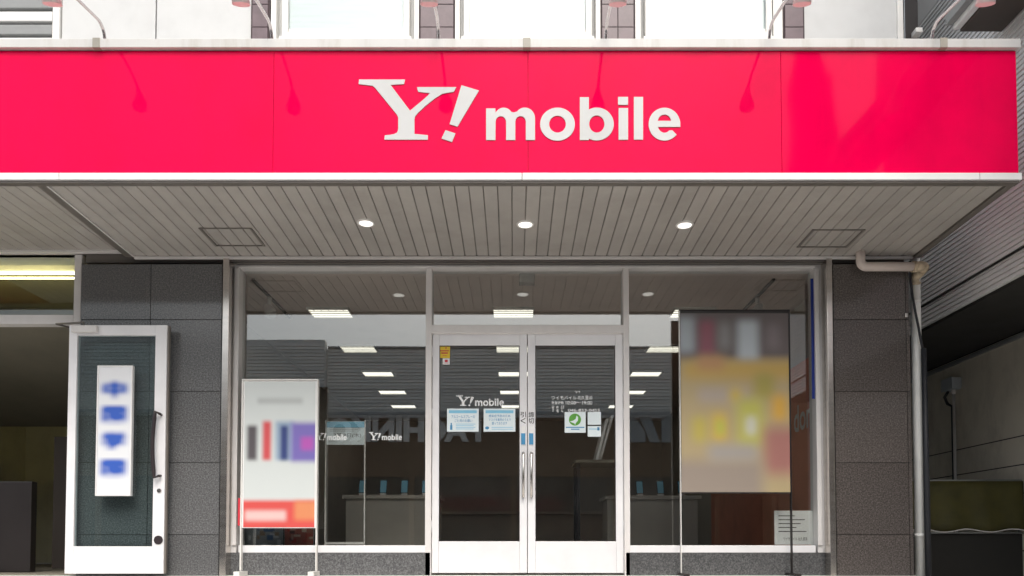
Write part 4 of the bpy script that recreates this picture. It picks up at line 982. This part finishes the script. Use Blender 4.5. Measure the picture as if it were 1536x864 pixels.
tube('lower_rail', [(gx0, Yg - 0.02, ZZ(799.5, Yg)), (gx1, Yg - 0.02, ZZ(799.5, Yg))], 0.007, M_shutter, t, 8)
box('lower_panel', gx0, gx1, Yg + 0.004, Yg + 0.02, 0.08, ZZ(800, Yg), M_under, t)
for x in (gx0, (gx0 + gx1) / 2, gx1): tube('post', [(x, Yg + 0.03, -0.13), (x, Yg + 0.03, ztp)], 0.018, M_shutter, t, 10)

# ------------------------------------------------------------------ across the street (seen in the glass)
YO = -22.0
DM = (2 * (YG) - YO) - CY        # length of the mirrored sight line to that frontage
def mir(u, v): return (u - U0) / FPX * DM, CZ + (820 - v) / FPX * DM
opp = thing('parlour_building', (0, YO, 0), 'dark ribbed parlour building mirrored in the shop window glass', 'building')
def ribbed(name, x0, x1, z0, z1, y, step=0.135):
    n_ = int((z1 - z0) / step); prof = []
    for k in range(n_): prof += [(y, z0 + k * step), (y + 0.05, z0 + k * step + 0.012), (y + 0.02, z0 + (k + 1) * step - 0.02)]
    prof.append((y, z0 + n_ * step))
    vs = [(x, a, b) for a, b in prof for x in (x0, x1)]
    fs = [(2*i, 2*i + 1, 2*i + 3, 2*i + 2) for i in range(len(prof) - 1)]
    o = mk(name, vs, fs, M_opp, opp); return o
xs_, zr = mir(490, 520); _, zr2 = mir(490, 512); _, zcb = mir(490, 619)
ribbed('cladding', xs_, 40, zcb, zr, YO); ribbed('cladding', -40, xs_ - 0.05, zcb, zr2, YO + 0.35)
box('structure', -40, 40, YO - 14, YO - 0.002, zcb - 0.2, zr - 0.05, M_opp, opp); box('parapet', -40, xs_ - 0.05, YO - 0.001, YO + 0.348, zcb, zr2 + 0.03, M_opp, opp)
box('parapet_cap', xs_, 40, YO - 0.3, YO + 0.07, zr - 0.02, zr + 0.06, M_shutter, opp)
box('bottom_flashing', -40, 40, YO + 0.36, YO + 0.44, zcb - 0.13, zcb - 0.02, M_oppp, opp)
box('sign_band', -40, 40, YO - 14, YO + 0.10, 3.6, zcb - 0.201, M_oppb, opp)
box('shop_front', -40, 40, YO - 14, YO + 0.02, 0.0, 3.599, M_oppg, opp)
for k in range(21): box('post', -40.1 + k * 4, -39.9 + k * 4, YO + 0.021, YO + 0.12, 0.0, 3.598, M_oppb, opp)
(xa, zt_), (xb, zb_) = mir(490, 627), mir(722, 663.5)
text('lettering', 'PACHINKO', xa, xb, zb_, zt_, YO + 0.13, M_oppl, opp, bold=0.05, face=1, th=0.05)
for k, (pu, hu) in enumerate((((930, 946, 960, 974), 0), ((958, 976, 986, 968), 1), ((992, 1006, 1006, 992), 2), ((1008, 1024, 1024, 1008), 3))):
    a, b, c, d = pu
    if k == 0: pu_ = [(930, 625), (950, 625), (958, 632), (968, 650), (968, 664), (930, 664)]
    elif k == 1: pu_ = [(959, 625), (976, 625), (990, 664), (975, 664)]
    else: pu_ = [(a, 625), (b, 625), (b, 664), (a, 664)]
    plate('sign_panel', [[mir(u, v) for u, v in pu_]], YO + 0.11, YO + 0.16, M_oppp, opp)
# pylon tower further along
t = thing('pylon_sign', (10.3, YO + 1.0, 0), 'tall dark pylon sign mirrored in the right part of the red fascia', 'pylon')
box('shaft', 9.6, 11.1, YO + 0.6, YO + 1.6, 0, 17.0, M_oppb, t, 0.05)
tube('rounded_top', [(10.35, YO + 1.1, 17.001), (10.35, YO + 1.1, 18.4)], [0.72, 0.4], M_oppb, t, 20)
